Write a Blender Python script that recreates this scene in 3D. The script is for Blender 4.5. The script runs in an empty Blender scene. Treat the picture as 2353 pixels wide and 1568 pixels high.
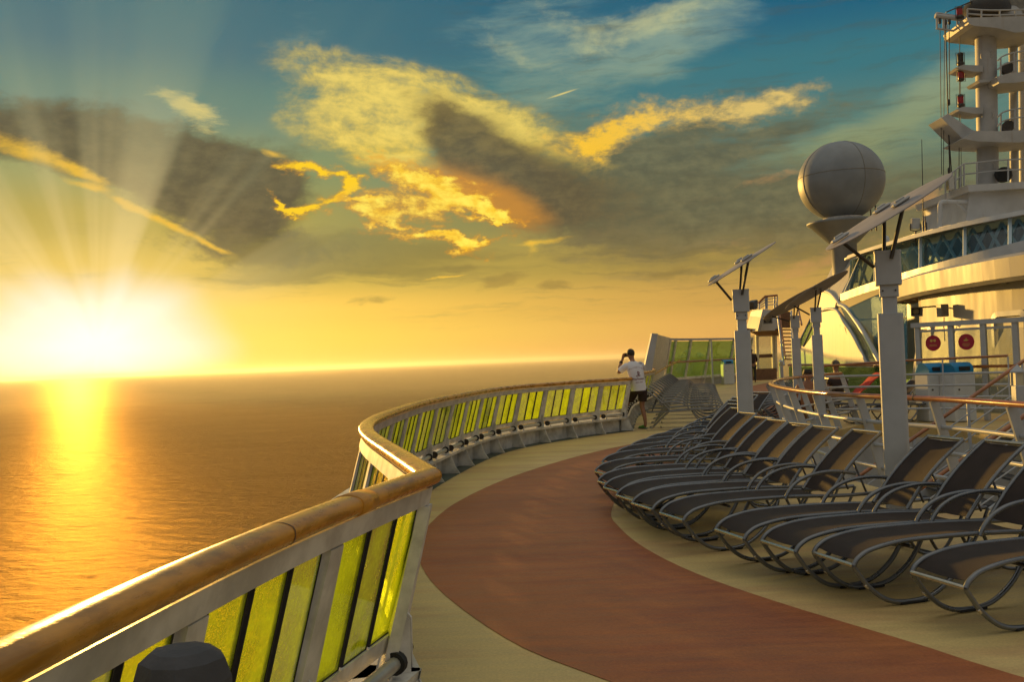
import bpy, bmesh, math, random
from mathutils import Vector, Matrix, Euler
random.seed(7)
R = math.radians
scene = bpy.context.scene
col = scene.collection

# ------------------------------------------------------------------ camera
EYE = 1.60
PITCH, ROLL = R(1.25), R(2.16)
cam_d = bpy.data.cameras.new('camera')
cam_d.sensor_width = 36.0
cam_d.lens = 32.13
cam_d.clip_start = 0.05
cam_d.clip_end = 200000.0
cam = bpy.data.objects.new('camera', cam_d)
col.objects.link(cam)
_f = Vector((0, math.cos(PITCH), math.sin(PITCH)))
_u0 = Vector((0, -math.sin(PITCH), math.cos(PITCH)))
_r0 = Vector((1, 0, 0))
_r = _r0*math.cos(ROLL) - _u0*math.sin(ROLL)
_u = _u0*math.cos(ROLL) + _r0*math.sin(ROLL)
cam.matrix_world = Matrix(((_r.x, _u.x, -_f.x, 0), (_r.y, _u.y, -_f.y, 0), (_r.z, _u.z, -_f.z, EYE), (0, 0, 0, 1)))
scene.camera = cam
FPX = 32.13/36.0*2353.0

def ray(px, py):
    return _r*((px-1176.5)/FPX) - _u*((py-784.0)/FPX) + _f
def at_z(px, py, z=0.0):
    d = ray(px, py); t = (z-EYE)/d.z
    return Vector((0, 0, EYE)) + d*t
def at_y(px, py, y):
    d = ray(px, py); t = y/d.y
    return Vector((0, 0, EYE)) + d*t
SKY_K = 1.46   # the sky is laid out in units of 1/1.46 degree
def azel(px, py):
    d = ray(px, py)
    return SKY_K*math.degrees(math.atan2(d.x, d.y)), SKY_K*math.degrees(math.atan2(d.z, math.hypot(d.x, d.y)))
def lin(r, g, b):
    f = lambda c: (c/255.0/12.92) if c <= 10 else ((c/255.0+0.055)/1.055)**2.4
    return (f(r), f(g), f(b))

# ------------------------------------------------------------------ exposure
scene.view_settings.view_transform = 'Standard'
scene.view_settings.look = 'None'
scene.view_settings.exposure = 0.0
scene.view_settings.gamma = 1.0

# ------------------------------------------------------------------ sun and sky
SUN_AZ, SUN_EL = -25.5, 6.3
sun_d = bpy.data.lights.new('sun', 'SUN')
sun_d.energy = 4.8
sun_d.angle = R(1.5)
sun_d.color = (1.0, 0.56, 0.12)
sun = bpy.data.objects.new('sun', sun_d)
col.objects.link(sun)
_sd = Vector((math.sin(R(SUN_AZ))*math.cos(R(SUN_EL)), math.cos(R(SUN_AZ))*math.cos(R(SUN_EL)), math.sin(R(SUN_EL))))
sun.rotation_euler = (-_sd).to_track_quat('-Z', 'Y').to_euler()
sun.location = (-20, 20, 30)

world = bpy.data.worlds.new('World')
scene.world = world
world.use_nodes = True
wt = world.node_tree
for n in list(wt.nodes): wt.nodes.remove(n)

class NG:
    """small helper that writes node expressions"""
    def __init__(s, tree): s.t = tree
    def new(s, kind, **kw):
        n = s.t.nodes.new(kind)
        for k, v in kw.items(): setattr(n, k, v)
        return n
    def put(s, sock, v):
        if isinstance(v, bpy.types.NodeSocket): s.t.links.new(v, sock)
        elif isinstance(v, (tuple, list)):
            v = tuple(v)
            if sock.type == 'RGBA' and len(v) == 3: v = v+(1.0,)
            sock.default_value = v
        elif v is not None: sock.default_value = v
    def m(s, op, a, b=None, c=None, clamp=False):
        n = s.new('ShaderNodeMath', operation=op, use_clamp=clamp)
        s.put(n.inputs[0], a); s.put(n.inputs[1], b); s.put(n.inputs[2], c)
        return n.outputs[0]
    def add(s, a, b): return s.m('ADD', a, b)
    def sub(s, a, b): return s.m('SUBTRACT', a, b)
    def mul(s, a, b): return s.m('MULTIPLY', a, b)
    def vm(s, op, a, b=None, scale=None):
        n = s.new('ShaderNodeVectorMath', operation=op)
        s.put(n.inputs[0], a); s.put(n.inputs[1], b)
        if scale is not None: s.put(n.inputs['Scale'], scale)
        return n.outputs['Value'] if op in ('LENGTH', 'DOT_PRODUCT', 'DISTANCE') else n.outputs['Vector']
    def xyz(s, x=0.0, y=0.0, z=0.0):
        n = s.new('ShaderNodeCombineXYZ')
        s.put(n.inputs[0], x); s.put(n.inputs[1], y); s.put(n.inputs[2], z)
        return n.outputs[0]
    def sep(s, v):
        n = s.new('ShaderNodeSeparateXYZ'); s.put(n.inputs[0], v)
        return n.outputs[0], n.outputs[1], n.outputs[2]
    def mr(s, v, a, b, c=0.0, d=1.0, kind='SMOOTHSTEP'):
        n = s.new('ShaderNodeMapRange', interpolation_type=kind)
        s.put(n.inputs[0], v)
        for i, q in enumerate((a, b, c, d)): s.put(n.inputs[i+1], q)
        return n.outputs[0]
    def noise(s, v, scale, detail=4.0, rough=0.55, dist=0.0, lac=2.0, out='Fac'):
        n = s.new('ShaderNodeTexNoise', noise_dimensions='3D')
        s.put(n.inputs['Vector'], v); s.put(n.inputs['Scale'], scale); s.put(n.inputs['Detail'], detail)
        s.put(n.inputs['Roughness'], rough); s.put(n.inputs['Lacunarity'], lac); s.put(n.inputs['Distortion'], dist)
        return n.outputs[out]
    def mix(s, f, a, b, mode='MIX', clamp=False):
        n = s.new('ShaderNodeMix', data_type='RGBA', blend_type=mode, clamp_factor=True)
        n.clamp_result = clamp
        s.put(n.inputs[0], f); s.put(n.inputs[6], a); s.put(n.inputs[7], b)
        return n.outputs[2]
    def ramp(s, v, stops, interp='EASE'):
        n = s.new('ShaderNodeValToRGB'); s.put(n.inputs[0], v)
        cr = n.color_ramp; cr.interpolation = interp
        while len(cr.elements) > 1: cr.elements.remove(cr.elements[-1])
        cr.elements[0].position = stops[0][0]; cr.elements[0].color = tuple(stops[0][1])+(1.0,)
        for p, c in stops[1:]:
            e = cr.elements.new(p); e.color = tuple(c)+(1.0,)
        return n.outputs[0]
    def mapping(s, v, loc=(0, 0, 0), rot=(0, 0, 0), sc=(1, 1, 1), kind='POINT'):
        n = s.new('ShaderNodeMapping', vector_type=kind)
        s.put(n.inputs[0], v); s.put(n.inputs[1], loc); s.put(n.inputs[2], rot); s.put(n.inputs[3], sc)
        return n.outputs[0]

g = NG(wt)
D = g.new('ShaderNodeTexCoord').outputs['Generated']
dx, dy, dz = g.sep(D)
az = g.mul(g.m('ARCTAN2', dx, dy), 57.29578*SKY_K)
el = g.mul(g.m('ARCSINE', dz), 57.29578*SKY_K)
V0 = g.xyz(az, el, 0.0)
# cloud turbulence, in degrees of azimuth and elevation
nA = g.noise(g.mapping(V0, sc=(0.055, 0.09, 1), loc=(3.1, 7.7, 0.2)), 1.0, 3.0, 0.55, out='Color')
nB = g.noise(g.mapping(V0, sc=(0.24, 0.42, 1), loc=(1.1, 2.7, 5.2)), 1.0, 5.0, 0.62, out='Color')
def centred(c):
    n = g.new('ShaderNodeSeparateColor'); g.put(n.inputs[0], c)
    return g.xyz(g.sub(n.outputs[0], 0.5), g.sub(n.outputs[1], 0.5), 0.0), n.outputs[1]
cA, _ = centred(nA); cB, nBy = centred(nB)
Wa = g.vm('ADD', V0, g.vm('MULTIPLY', cA, (7.0, 4.0, 0)))
Ws = g.vm('ADD', g.vm('ADD', V0, g.vm('MULTIPLY', cA, (4.0, 2.5, 0))), g.vm('MULTIPLY', cB, (1.6, 1.2, 0)))   # soft edges
Wr = g.vm('ADD', g.vm('ADD', V0, g.vm('MULTIPLY', cA, (3.0, 1.6, 0))), g.vm('MULTIPLY', cB, (7.0, 4.2, 0)))   # ragged edges
fine = g.noise(g.mapping(V0, sc=(0.30, 0.75, 1), rot=(0, 0, R(-12))), 1.0, 7.0, 0.65)
streak = g.noise(g.mapping(Ws, sc=(0.10, 0.9, 1), rot=(0, 0, R(14))), 1.0, 5.0, 0.6)
fluff = g.noise(g.mapping(Wa, sc=(0.62, 0.95, 1), rot=(0, 0, R(18))), 1.0, 6.0, 0.62)
wisp = g.noise(g.mapping(Wa, sc=(0.07, 0.30, 1), rot=(0, 0, R(-14))), 1.0, 7.0, 0.62)

Wm = g.vm('ADD', g.vm('ADD', V0, g.vm('MULTIPLY', cA, (3.0, 1.6, 0))), g.vm('MULTIPLY', cB, (3.8, 2.4, 0)))
V0, Wa, Ws, Wr, Wm = [g.mapping(q) for q in (V0, Wa, Ws, Wr, Wm)]
def blob(W, x, y, a, b, ang=0.0, gain=1.0):
    """soft ellipse in the sky: centre, half axes and tilt"""
    c = azel(x, y); e1 = azel(x+5, y); e2 = azel(x, y+5)
    sx = math.hypot(e1[0]-c[0], e1[1]-c[1])/5.0; sy = math.hypot(e2[0]-c[0], e2[1]-c[1])/5.0
    q = g.mapping(W, loc=(c[0], c[1], 0), rot=(0, 0, R(-ang+2.0)), sc=(a*sx, b*sy, 1), kind='TEXTURE')
    t = g.new('ShaderNodeTexGradient', gradient_type='SPHERICAL'); g.put(t.inputs[0], q)
    return g.mr(t.outputs['Fac'], 0.0, 1.0, 0.0, gain)
FLD = [None]
def field(W, items):
    out = None
    for it in items:
        v = blob(W, *it)
        out = v if out is None else g.add(out, v)
    FLD[0] = g.mr(out, 0.0, 0.22)
    return out

# clear-sky gradient: the Nishita sky plus the colours of this evening
sky = g.new('ShaderNodeTexSky', sky_type='NISHITA', sun_disc=False, sun_elevation=R(SUN_EL), sun_rotation=R(SUN_AZ))
sky.air_density = 1.4; sky.dust_density = 3.0; sky.ozone_density = 2.0
nish = g.mix(1.0, sky.outputs[0], (0.006, 0.006, 0.006), 'MULTIPLY')
e01 = g.m('DIVIDE', el, 40.0, clamp=True)
S = lambda y: (0.0 if y is None else max(0.0, min(1.0, azel(1300, y)[1]/40.0)))
right_g = g.ramp(e01, [(0.0, lin(222, 160, 84)), (S(760), lin(222, 168, 84)), (S(700), lin(200, 155, 76)), (S(610), lin(158, 134, 66)), (S(480), lin(108, 114, 84)), (S(340), lin(86, 122, 112)), (S(200), lin(48, 112, 122)), (S(60), lin(10, 92, 120)), (1.0, lin(8, 80, 112))])
left_g = g.ramp(e01, [(0.0, lin(255, 205, 80)), (S(760), lin(255, 214, 84)), (S(700), lin(250, 205, 82)), (S(610), lin(188, 165, 66)), (S(500), lin(140, 136, 58)), (S(380), lin(112, 134, 88)), (S(240), lin(64, 118, 112)), (S(100), lin(26, 100, 116)), (1.0, lin(14, 86, 108))])
lr = g.mr(az, -26.0, 22.0)
base = g.mix(lr, left_g, right_g)
# unseen sky away from the sunset: invented broken cloud, toned to light the deck
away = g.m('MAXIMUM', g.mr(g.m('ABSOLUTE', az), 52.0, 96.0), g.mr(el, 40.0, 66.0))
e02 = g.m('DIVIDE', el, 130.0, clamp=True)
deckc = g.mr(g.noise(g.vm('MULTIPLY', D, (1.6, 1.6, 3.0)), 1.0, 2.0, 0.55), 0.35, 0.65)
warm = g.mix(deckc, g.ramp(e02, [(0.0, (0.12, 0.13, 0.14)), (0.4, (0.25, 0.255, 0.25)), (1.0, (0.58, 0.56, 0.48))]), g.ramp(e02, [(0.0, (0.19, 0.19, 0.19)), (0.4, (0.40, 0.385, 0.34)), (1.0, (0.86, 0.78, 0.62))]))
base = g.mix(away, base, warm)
base = g.mix(1.0, base, nish, 'ADD')
def glow(c, k=1.0):
    n = g.new('ShaderNodeBackground'); g.put(n.inputs[0], c); g.put(n.inputs[1], k)
    return n.outputs[0]
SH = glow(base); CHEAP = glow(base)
def layer(a, c):
    global SH
    n = g.new('ShaderNodeMixShader'); g.put(n.inputs[0], a)
    wt.links.new(SH, n.inputs[1]); wt.links.new(glow(c), n.inputs[2])
    SH = n.outputs[0]

# high thin veil, lighter and greyer
veil = g.mr(g.add(g.mul(field(Wa, [(1330, 90, 400, 170, 12), (1120, 210, 440, 130, 8), (1600, 60, 260, 140, -20), (690, 130, 300, 120, 60, .35), (1950, 330, 460, 110, -10, .8), (2250, 150, 330, 110, -20, .7), (2080, 250, 300, 70, -14, .6)]), 0.75), g.mul(g.sub(wisp, 0.5), 2.6)), 0.1, 1.15); veil = g.mul(veil, FLD[0])
layer(g.mul(veil, 0.66), g.mix(g.mr(el, 14.0, 30.0), lin(150, 152, 96), lin(150, 172, 150)))
puff = g.mr(g.add(field(Ws, [(1420, 70, 230, 70, -14), (1560, 40, 170, 55, -10), (1300, 50, 160, 60, 24, .7), (1180, 120, 200, 50, 35, .5)]), g.add(g.mul(g.sub(wisp, 0.5), 2.2), g.mul(g.sub(fluff, 0.5), 1.5))), 0.2, 1.7); puff = g.mul(puff, FLD[0])
layer(g.mul(puff, 0.66), lin(206, 202, 142))
# grey mass over the right half
grey = g.mr(g.add(field(Ws, [(1350, 430, 420, 230, 30), (1650, 470, 560, 190, 4), (1980, 520, 420, 150, 0, .8), (1560, 340, 330, 110, -22, .9), (1100, 330, 300, 160, 42), (1800, 300, 320, 60, -16, .7), (2300, 420, 380, 150, 0, .35)]), g.add(g.mul(g.sub(streak, 0.5), 1.3), g.mul(g.sub(fluff, 0.5), 0.9))), 0.05, 1.0); grey = g.mul(grey, FLD[0])
grey_c = g.mix(g.mr(g.add(el, g.mul(g.sub(nBy, 0.5), 5.0)), 3.0, 13.0), lin(150, 124, 62), g.mix(g.mr(g.add(fine, g.mul(g.sub(fluff, 0.5), 0.9)), 0.25, 0.8), lin(88, 88, 68), lin(114, 110, 80)))
layer(g.mul(grey, 0.86), grey_c)
low = g.mul(g.mr(g.sub(streak, 0.5), 0.02, 0.26), g.mul(g.mr(el, 1.5, 6.0), g.mr(el, 17.0, 8.0)))
layer(g.mul(low, 0.42), g.mix(lr, lin(168, 146, 76), lin(146, 128, 86)))
dim = g.mr(g.sub(g.noise(g.mapping(Ws, sc=(0.12, 1.3, 1), rot=(0, 0, R(6)), loc=(5, 3, 1)), 1.0, 5.0, 0.6), 0.5), 0.0, 0.2)
layer(g.mul(g.mul(dim, 0.30), g.mul(g.mr(el, 2.5, 6.0), g.mr(az, -14.0, 6.0))), lin(84, 84, 66))
rose = g.mr(g.add(field(Ws, [(2100, 470, 130, 36, -6), (1900, 590, 260, 50, -8, .8), (1640, 560, 160, 30, 0, .6), (1780, 408, 200, 30, -6, .7)]), g.mul(g.sub(fine, 0.5), 2.2)), 0.35, 1.1); rose = g.mul(rose, FLD[0])
layer(g.mul(rose, 0.5), lin(204, 146, 88))
small = g.mr(g.add(field(Ws, [(1150, 640, 120, 40, -14), (1270, 655, 80, 26, 0), (1520, 615, 90, 22, -10), (1050, 610, 70, 20, 0), (860, 690, 120, 22, -6, .7)]), g.mul(g.sub(fine, 0.5), 1.8)), 0.28, 0.9); small = g.mul(small, FLD[0])
layer(g.mul(small, 0.5), lin(140, 118, 62))
# the dark bank over the sun
soft = g.add(g.mul(g.sub(fine, 0.5), 0.7), g.mul(g.sub(fluff, 0.5), 0.8))
bank = g.mr(g.add(field(Wa, [(60, 310, 420, 130, 8), (330, 390, 400, 170, 18), (520, 450, 290, 170, 34), (610, 430, 170, 150, 10, .9), (640, 580, 480, 70, 4, .6)]), g.add(g.mul(g.sub(nBy, 0.5), 0.5), soft)), 0.16, 0.85); bank = g.mul(bank, FLD[0])
layer(g.mul(bank, 0.95), g.mix(g.mr(g.add(fine, g.mul(g.sub(fluff, 0.5), 0.8)), 0.25, 0.8), lin(80, 78, 62), lin(104, 97, 72)))
olive = g.mr(g.add(field(Ws, [(760, 560, 420, 60, 3), (900, 600, 520, 75, 2), (620, 630, 300, 70, 0, .8)]), g.mul(g.sub(streak, 0.5), 1.8)), 0.1, 1.1); olive = g.mul(olive, FLD[0])
layer(g.mul(olive, 0.72), lin(126, 116, 64))
# gold fan and its dark heart
fan_n = g.noise(g.mapping(Ws, sc=(0.13, 0.62, 1), rot=(0, 0, R(26))), 1.0, 7.0, 0.60)
fan_f = field(Ws, [(850, 240, 320, 120, 24), (960, 230, 300, 100, 12), (820, 310, 260, 90, 14), (890, 360, 180, 80, 20), (1080, 265, 330, 100, 22, .8), (1240, 330, 260, 80, 26, .6)])
fan_g = FLD[0]
fan_d = g.add(g.m('MINIMUM', g.mul(fan_f, 0.75), 0.8), g.add(g.mul(g.sub(fan_n, 0.5), 1.5), g.mul(g.sub(fluff, 0.5), 1.5)))
fan = g.mul(g.mr(fan_d, -0.25, 0.95), fan_g)
fan_c = g.mix(g.mr(g.add(el, g.mul(g.sub(fan_n, 0.5), 12.0)), 12.0, 23.0), lin(255, 208, 24), lin(248, 220, 110))
fan_c = g.mix(g.mr(fan_d, -0.1, 1.5), lin(190, 168, 84), fan_c)
layer(g.mul(fan, 0.96), fan_c)
heart = g.mr(g.add(field(Ws, [(1040, 300, 190, 95, 40), (1110, 370, 220, 140, 48), (1200, 430, 250, 140, 40), (1330, 450, 320, 130, 25, .8)]), g.add(g.mul(soft, 1.5), g.mul(g.sub(fan_n, 0.5), 0.9))), 0.08, 1.15); heart = g.mul(heart, FLD[0])
layer(g.mul(heart, 0.92), g.mix(g.mr(g.add(fine, g.mul(g.sub(fluff, 0.5), 0.9)), 0.25, 0.8), lin(84, 77, 58), lin(108, 96, 66)))
amber = field(Ws, [(1120, 450, 200, 90, 34), (1020, 430, 160, 75, 24, .8), (1190, 480, 150, 60, 20, .6)])
layer(g.mul(g.mr(g.add(amber, g.mul(soft, 0.5)), 0.05, 1.3), 0.75), lin(212, 142, 50))
# gold linings
edge_d = g.add(field(Wm, [(1370, 335, 100, 85, -60), (1440, 285, 160, 65, -24), (1560, 262, 180, 52, -8), (1690, 255, 170, 46, -10), (1800, 238, 150, 48, -12), (1290, 330, 150, 46, 20, .7)]), g.mul(soft, 2.4))
edge_g = FLD[0]
edge = g.mul(g.mr(edge_d, 0.08, 1.35), edge_g)
layer(g.mul(edge, 0.9), g.mix(g.mr(edge_d, 0.4, 1.3), lin(190, 156, 84), g.mix(g.mr(az, 8.0, 22.0), lin(255, 200, 56), lin(232, 198, 110))))
ring_s = [(690, 395, 80, 30, 12), (760, 402, 90, 32, 22), (805, 440, 80, 34, -20), (740, 480, 110, 26, -18), (680, 492, 80, 24, 30), (652, 465, 40, 22, 50)]
fire_s = [(950, 405, 160, 52, 24), (1015, 435, 180, 52, 16), (1080, 470, 170, 30, 24, .8), (900, 482, 210, 42, 8), (1030, 470, 190, 40, 14), (1120, 495, 140, 24, 10), (860, 502, 130, 24, 4), (980, 548, 190, 22, 8), (1040, 565, 80, 20, 16), (1080, 545, 150, 14, 4), (840, 470, 90, 16, 6), (1150, 505, 90, 12, 12), (930, 520, 120, 12, 6)]
fire_d = g.add(field(Wr, ring_s), g.mul(soft, 2.2))
fire_g = FLD[0]
hot_d = g.add(field(Wr, fire_s), g.mul(soft, 3.0))
hot_g = FLD[0]
layer(g.mul(g.mr(fire_d, 0.10, 1.05), fire_g), g.mix(g.mr(fire_d, 0.35, 1.1), lin(206, 146, 44), lin(255, 206, 40)))
layer(g.mul(g.mr(hot_d, 0.0, 1.15), hot_g), g.mix(g.mr(hot_d, 0.3, 1.6), lin(214, 138, 36), g.mix(g.mr(fluff, 0.35, 0.65), (1.0, 0.58, 0.02), (1.12, 0.86, 0.10))))
rim = g.mr(g.add(field(Ws, [(60, 355, 230, 40, 20), (200, 410, 110, 22, 22, .8), (200, 437, 100, 18, 14), (300, 480, 90, 16, 20), (400, 522, 140, 18, 28), (500, 570, 90, 13, 26, .8), (625, 355, 55, 16, 24, .8), (1210, 565, 20, 30, 10, .6), (1020, 631, 80, 4.5, 0), (1230, 550, 120, 11, 0, .8)]), g.mul(soft, 1.2)), 0.12, 1.15); rim = g.mul(rim, FLD[0])
layer(g.mul(rim, 0.85), lin(244, 194, 62))
tuft_n = g.noise(g.mapping(Ws, sc=(0.35, 1.3, 1), rot=(0, 0, R(-32))), 1.0, 6.0, 0.65)
tuft = g.mr(g.add(field(Ws, [(440, 262, 130, 64, 26), (395, 242, 100, 34, 14, .8)]), g.mul(g.sub(tuft_n, 0.5), 2.6)), 0.25, 1.5); tuft = g.mul(tuft, FLD[0])
layer(g.mul(tuft, 0.85), lin(226, 206, 124))
# short contrail
tr = g.mul(blob(V0, 1292, 215, 48, 3.2, -12), g.mr(fine, 0.2, 0.5))
layer(g.mul(tr, 0.9), lin(240, 214, 120))

# sun glow and crepuscular beams fanning out of it
sa, se = azel(225, 800)
ra, re = g.sub(az, sa), g.sub(el, se)
dist = g.m('SQRT', g.add(g.mul(ra, ra), g.mul(re, re)))
phi = g.m('ARCTAN2', ra, re)
bn = g.noise(g.xyz(g.mul(phi, 4.6), 2.3, 0.0), 1.0, 2.0, 0.5)
bw_ = g.noise(g.xyz(g.mul(phi, 2.0), 7.9, 0.0), 1.0, 1.0, 0.5)
beams = g.mul(g.mr(g.add(g.mul(bn, 0.6), g.mul(bw_, 0.4)), 0.40, 0.62), g.mul(g.mr(dist, 46.0, 2.0, kind='LINEAR'), g.mr(g.m('ABSOLUTE', phi), 1.55, 0.8)))
layer(g.mul(beams, 0.60), g.mix(g.mr(dist, 6.0, 28.0), lin(255, 224, 150), lin(132, 156, 132)))
gl = g.m('SQRT', g.add(g.mul(g.mul(ra, 0.62), g.mul(ra, 0.62)), g.mul(g.mul(re, 1.05), g.mul(re, 1.05))))
lobes = g.mul(g.sub(g.noise(g.xyz(g.mul(phi, 2.2), 9.3, 0.0), 1.0, 1.0, 0.5), 0.5), 3.6)
halo = g.mr(g.add(gl, lobes), 8.0, 3.4)
wide = g.mr(gl, 14.0, 2.0)
layer(g.mul(wide, 0.36), lin(255, 226, 140))
layer(halo, (1.02, 0.93, 0.72))
core = g.mr(g.add(gl, g.mul(lobes, 0.5)), 6.0, 0.5)
n = g.new('ShaderNodeAddShader')
wt.links.new(SH, n.inputs[0]); wt.links.new(glow((1.0, 0.66, 0.22), g.mul(g.mul(core, core), 1.3)), n.inputs[1])
SH = n.outputs[0]
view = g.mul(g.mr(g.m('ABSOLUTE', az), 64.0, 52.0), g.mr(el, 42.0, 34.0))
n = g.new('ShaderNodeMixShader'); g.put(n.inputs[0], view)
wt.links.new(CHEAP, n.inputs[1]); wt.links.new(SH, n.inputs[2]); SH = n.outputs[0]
wo = g.new('ShaderNodeOutputWorld')
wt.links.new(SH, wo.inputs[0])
world.cycles.sampling_method = 'MANUAL'
world.cycles.sample_map_resolution = 1024

# ================================================================== helpers
def empty(name, loc=(0, 0, 0), rz=0.0):
    o = bpy.data.objects.new(name, None); col.objects.link(o)
    o.empty_display_size = 0.2
    o.location = loc; o.rotation_euler = (0, 0, rz)
    return o
def tag(o, label=None, cat=None, group=None, kind=None):
    if label: o['label'] = label
    if cat: o['category'] = cat
    if group: o['group'] = group
    if kind: o['kind'] = kind
    return o
def kids(o): return [c for c in bpy.data.objects if c.parent == o]
def copy_tree(o, parent=None, tree=None):
    c = o.copy(); col.objects.link(c); c.parent = parent
    for ch in (tree or TREE).get(o.name, []): copy_tree(ch, c, tree)
    return c
TREE = {}
def note_tree():
    TREE.clear()
    for o in bpy.data.objects:
        if o.parent: TREE.setdefault(o.parent.name, []).append(o)

def V(*a): return Vector(a)
def frame_of(t, up=Vector((0, 0, 1))):
    t = t.normalized()
    if abs(t.dot(up)) > 0.98: up = Vector((0, 1, 0)) if abs(t.y) < 0.9 else Vector((1, 0, 0))
    a = t.cross(up).normalized(); b = a.cross(t).normalized()
    return a, b

class MB:
    """collects shapes and links them as one mesh object"""
    def __init__(s): s.v = []; s.f = []; s.mi = []; s.sm = []; s.m = 0
    def mat(s, i): s.m = i; return s
    def add(s, vs, fs, smooth=False):
        o = len(s.v); s.v += [Vector(v) for v in vs]
        for f in fs: s.f.append([i+o for i in f]); s.mi.append(s.m); s.sm.append(smooth)
        return s
    def box(s, c, size, ax=None, bev=0.0):
        c = Vector(c); hx, hy, hz = [q/2 for q in size]
        X, Y, Z = ax or (V(1, 0, 0), V(0, 1, 0), V(0, 0, 1))
        if bev <= 0:
            vs = [c+X*(hx*i)+Y*(hy*j)+Z*(hz*k) for k in (-1, 1) for i, j in ((-1, -1), (1, -1), (1, 1), (-1, 1))]
            return s.add(vs, [(3, 2, 1, 0), (4, 5, 6, 7), (0, 1, 5, 4), (1, 2, 6, 5), (2, 3, 7, 6), (3, 0, 4, 7)])
        b = min(bev, hx*.9, hy*.9, hz*.9)
        ring = lambda ex, ey, z: [c+X*(i*ex)+Y*(j*ey)+Z*z for i, j in ((-1, -1), (1, -1), (1, 1), (-1, 1))]
        def oct8(ex, ey, z):
            r = []
            for i, j, first in ((-1, -1, 1), (1, -1, 0), (1, 1, 1), (-1, 1, 0)):
                p1 = c+X*(i*ex)+Y*(j*(ey-b))+Z*z; p2 = c+X*(i*(ex-b))+Y*(j*ey)+Z*z
                r += [p1, p2] if first else [p2, p1]
            return r
        R0, R1, R2, R3 = oct8(hx-b, hy-b, -hz), oct8(hx, hy, -hz+b), oct8(hx, hy, hz-b), oct8(hx-b, hy-b, hz)
        if b >= min(hx, hy): R0, R3 = oct8(hx, hy, -hz), oct8(hx, hy, hz)
        vs = R0+R1+R2+R3
        fs = [tuple(range(7, -1, -1)), tuple(range(24, 32))]
        for k in range(3):
            for i in range(8): fs.append((k*8+i, k*8+(i+1) % 8, k*8+8+(i+1) % 8, k*8+8+i))
        return s.add(vs, fs)
    def bar(s, a, b, w, h, up=Vector((0, 0, 1)), bev=0.0):
        a, b = Vector(a), Vector(b); t = (b-a); L = t.length; t.normalize(); X, Z = frame_of(t, Vector(up))
        return s.box((a+b)/2, (w, L, h), (X, t, Z), bev)
    def tube(s, pts, r, n=10, closed=False, caps=True, sx=1.0, flat=1.0):
        pts = [Vector(p) for p in pts]; N = len(pts)
        rs = r if isinstance(r, (list, tuple)) else [r]*N
        rings = []; prev = None
        for i, p in enumerate(pts):
            if closed: t = pts[(i+1) % N]-pts[i-1]
            else: t = pts[min(i+1, N-1)]-pts[max(i-1, 0)]
            t.normalize()
            if prev is None: a, b = frame_of(t)
            else:
                a = prev-t*prev.dot(t)
                a = a.normalized() if a.length > 1e-6 else frame_of(t)[0]
                b = a.cross(t).normalized()
            prev = a
            rings.append([p+(a*math.cos(2*math.pi*k/n)*sx+b*math.sin(2*math.pi*k/n)*flat)*rs[i] for k in range(n)])
        vs = [v for ring in rings for v in ring]; fs = []
        for i in range(N if closed else N-1):
            j = (i+1) % N
            for k in range(n): fs.append((i*n+k, j*n+k, j*n+(k+1) % n, i*n+(k+1) % n))
        s.add(vs, fs, True)
        if caps and not closed:
            s.add(rings[0], [tuple(range(n))]); s.add(rings[-1], [tuple(range(n-1, -1, -1))])
        return s
    def lathe(s, prof, c=(0, 0, 0), n=24, axis=None, smooth=True, caps=True, arc=None):
        c = Vector(c); Z = Vector(axis).normalized() if axis else V(0, 0, 1)
        X, Y = (V(1, 0, 0), V(0, 1, 0)) if abs(Z.z) > 0.999 else frame_of(Z)
        vs = []
        for r, z in prof:
            for k in range(n):
                a = 2*math.pi*k/n
                vs.append(c+X*(r*math.cos(a))+Y*(r*math.sin(a))+Z*z)
        fs = []
        for i in range(len(prof)-1):
            for k in range(n): fs.append((i*n+k, i*n+(k+1) % n, (i+1)*n+(k+1) % n, (i+1)*n+k))
        s.add(vs, fs, smooth)
        if caps:
            if prof[0][0] > 1e-4: s.add(vs[:n], [tuple(range(n-1, -1, -1))])
            if prof[-1][0] > 1e-4: s.add(vs[-n:], [tuple(range(n))])
        return s
    def prism(s, poly, ext, smooth=False):
        """planar polygon pushed along ext"""
        poly = [Vector(p) for p in poly]; ext = Vector(ext); n = len(poly)
        vs = poly+[p+ext for p in poly]
        fs = [tuple(range(n-1, -1, -1)), tuple(range(n, 2*n))]+[(i, (i+1) % n, n+(i+1) % n, n+i) for i in range(n)]
        return s.add(vs, fs)
    def grid(s, rows, smooth=True, closed=False):
        n = len(rows[0]); vs = [p for r in rows for p in r]; fs = []
        for i in range(len(rows)-1):
            for k in range(n if closed else n-1): fs.append((i*n+k, i*n+(k+1) % n, (i+1)*n+(k+1) % n, (i+1)*n+k))
        return s.add(vs, fs, smooth)
    def slab(s, rows, th, smooth=True):
        """a grid sheet given thickness along its own normals"""
        rows = [[Vector(p) for p in r] for r in rows]; m, n = len(rows), len(rows[0])
        def nrm(i, j):
            a = rows[min(i+1, m-1)][j]-rows[max(i-1, 0)][j]; b = rows[i][min(j+1, n-1)]-rows[i][max(j-1, 0)]
            return a.cross(b).normalized()
        low = [[rows[i][j]-nrm(i, j)*th for j in range(n)] for i in range(m)]
        s.grid(rows, smooth); s.grid([list(reversed(r)) for r in low], smooth)
        for a, b in ((rows[0], low[0]), (low[-1], rows[-1])): s.grid([b, a], False)
        s.grid([[r[0] for r in rows], [r[0] for r in low]], False); s.grid([[r[-1] for r in low], [r[-1] for r in rows]], False)
        return s
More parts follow.
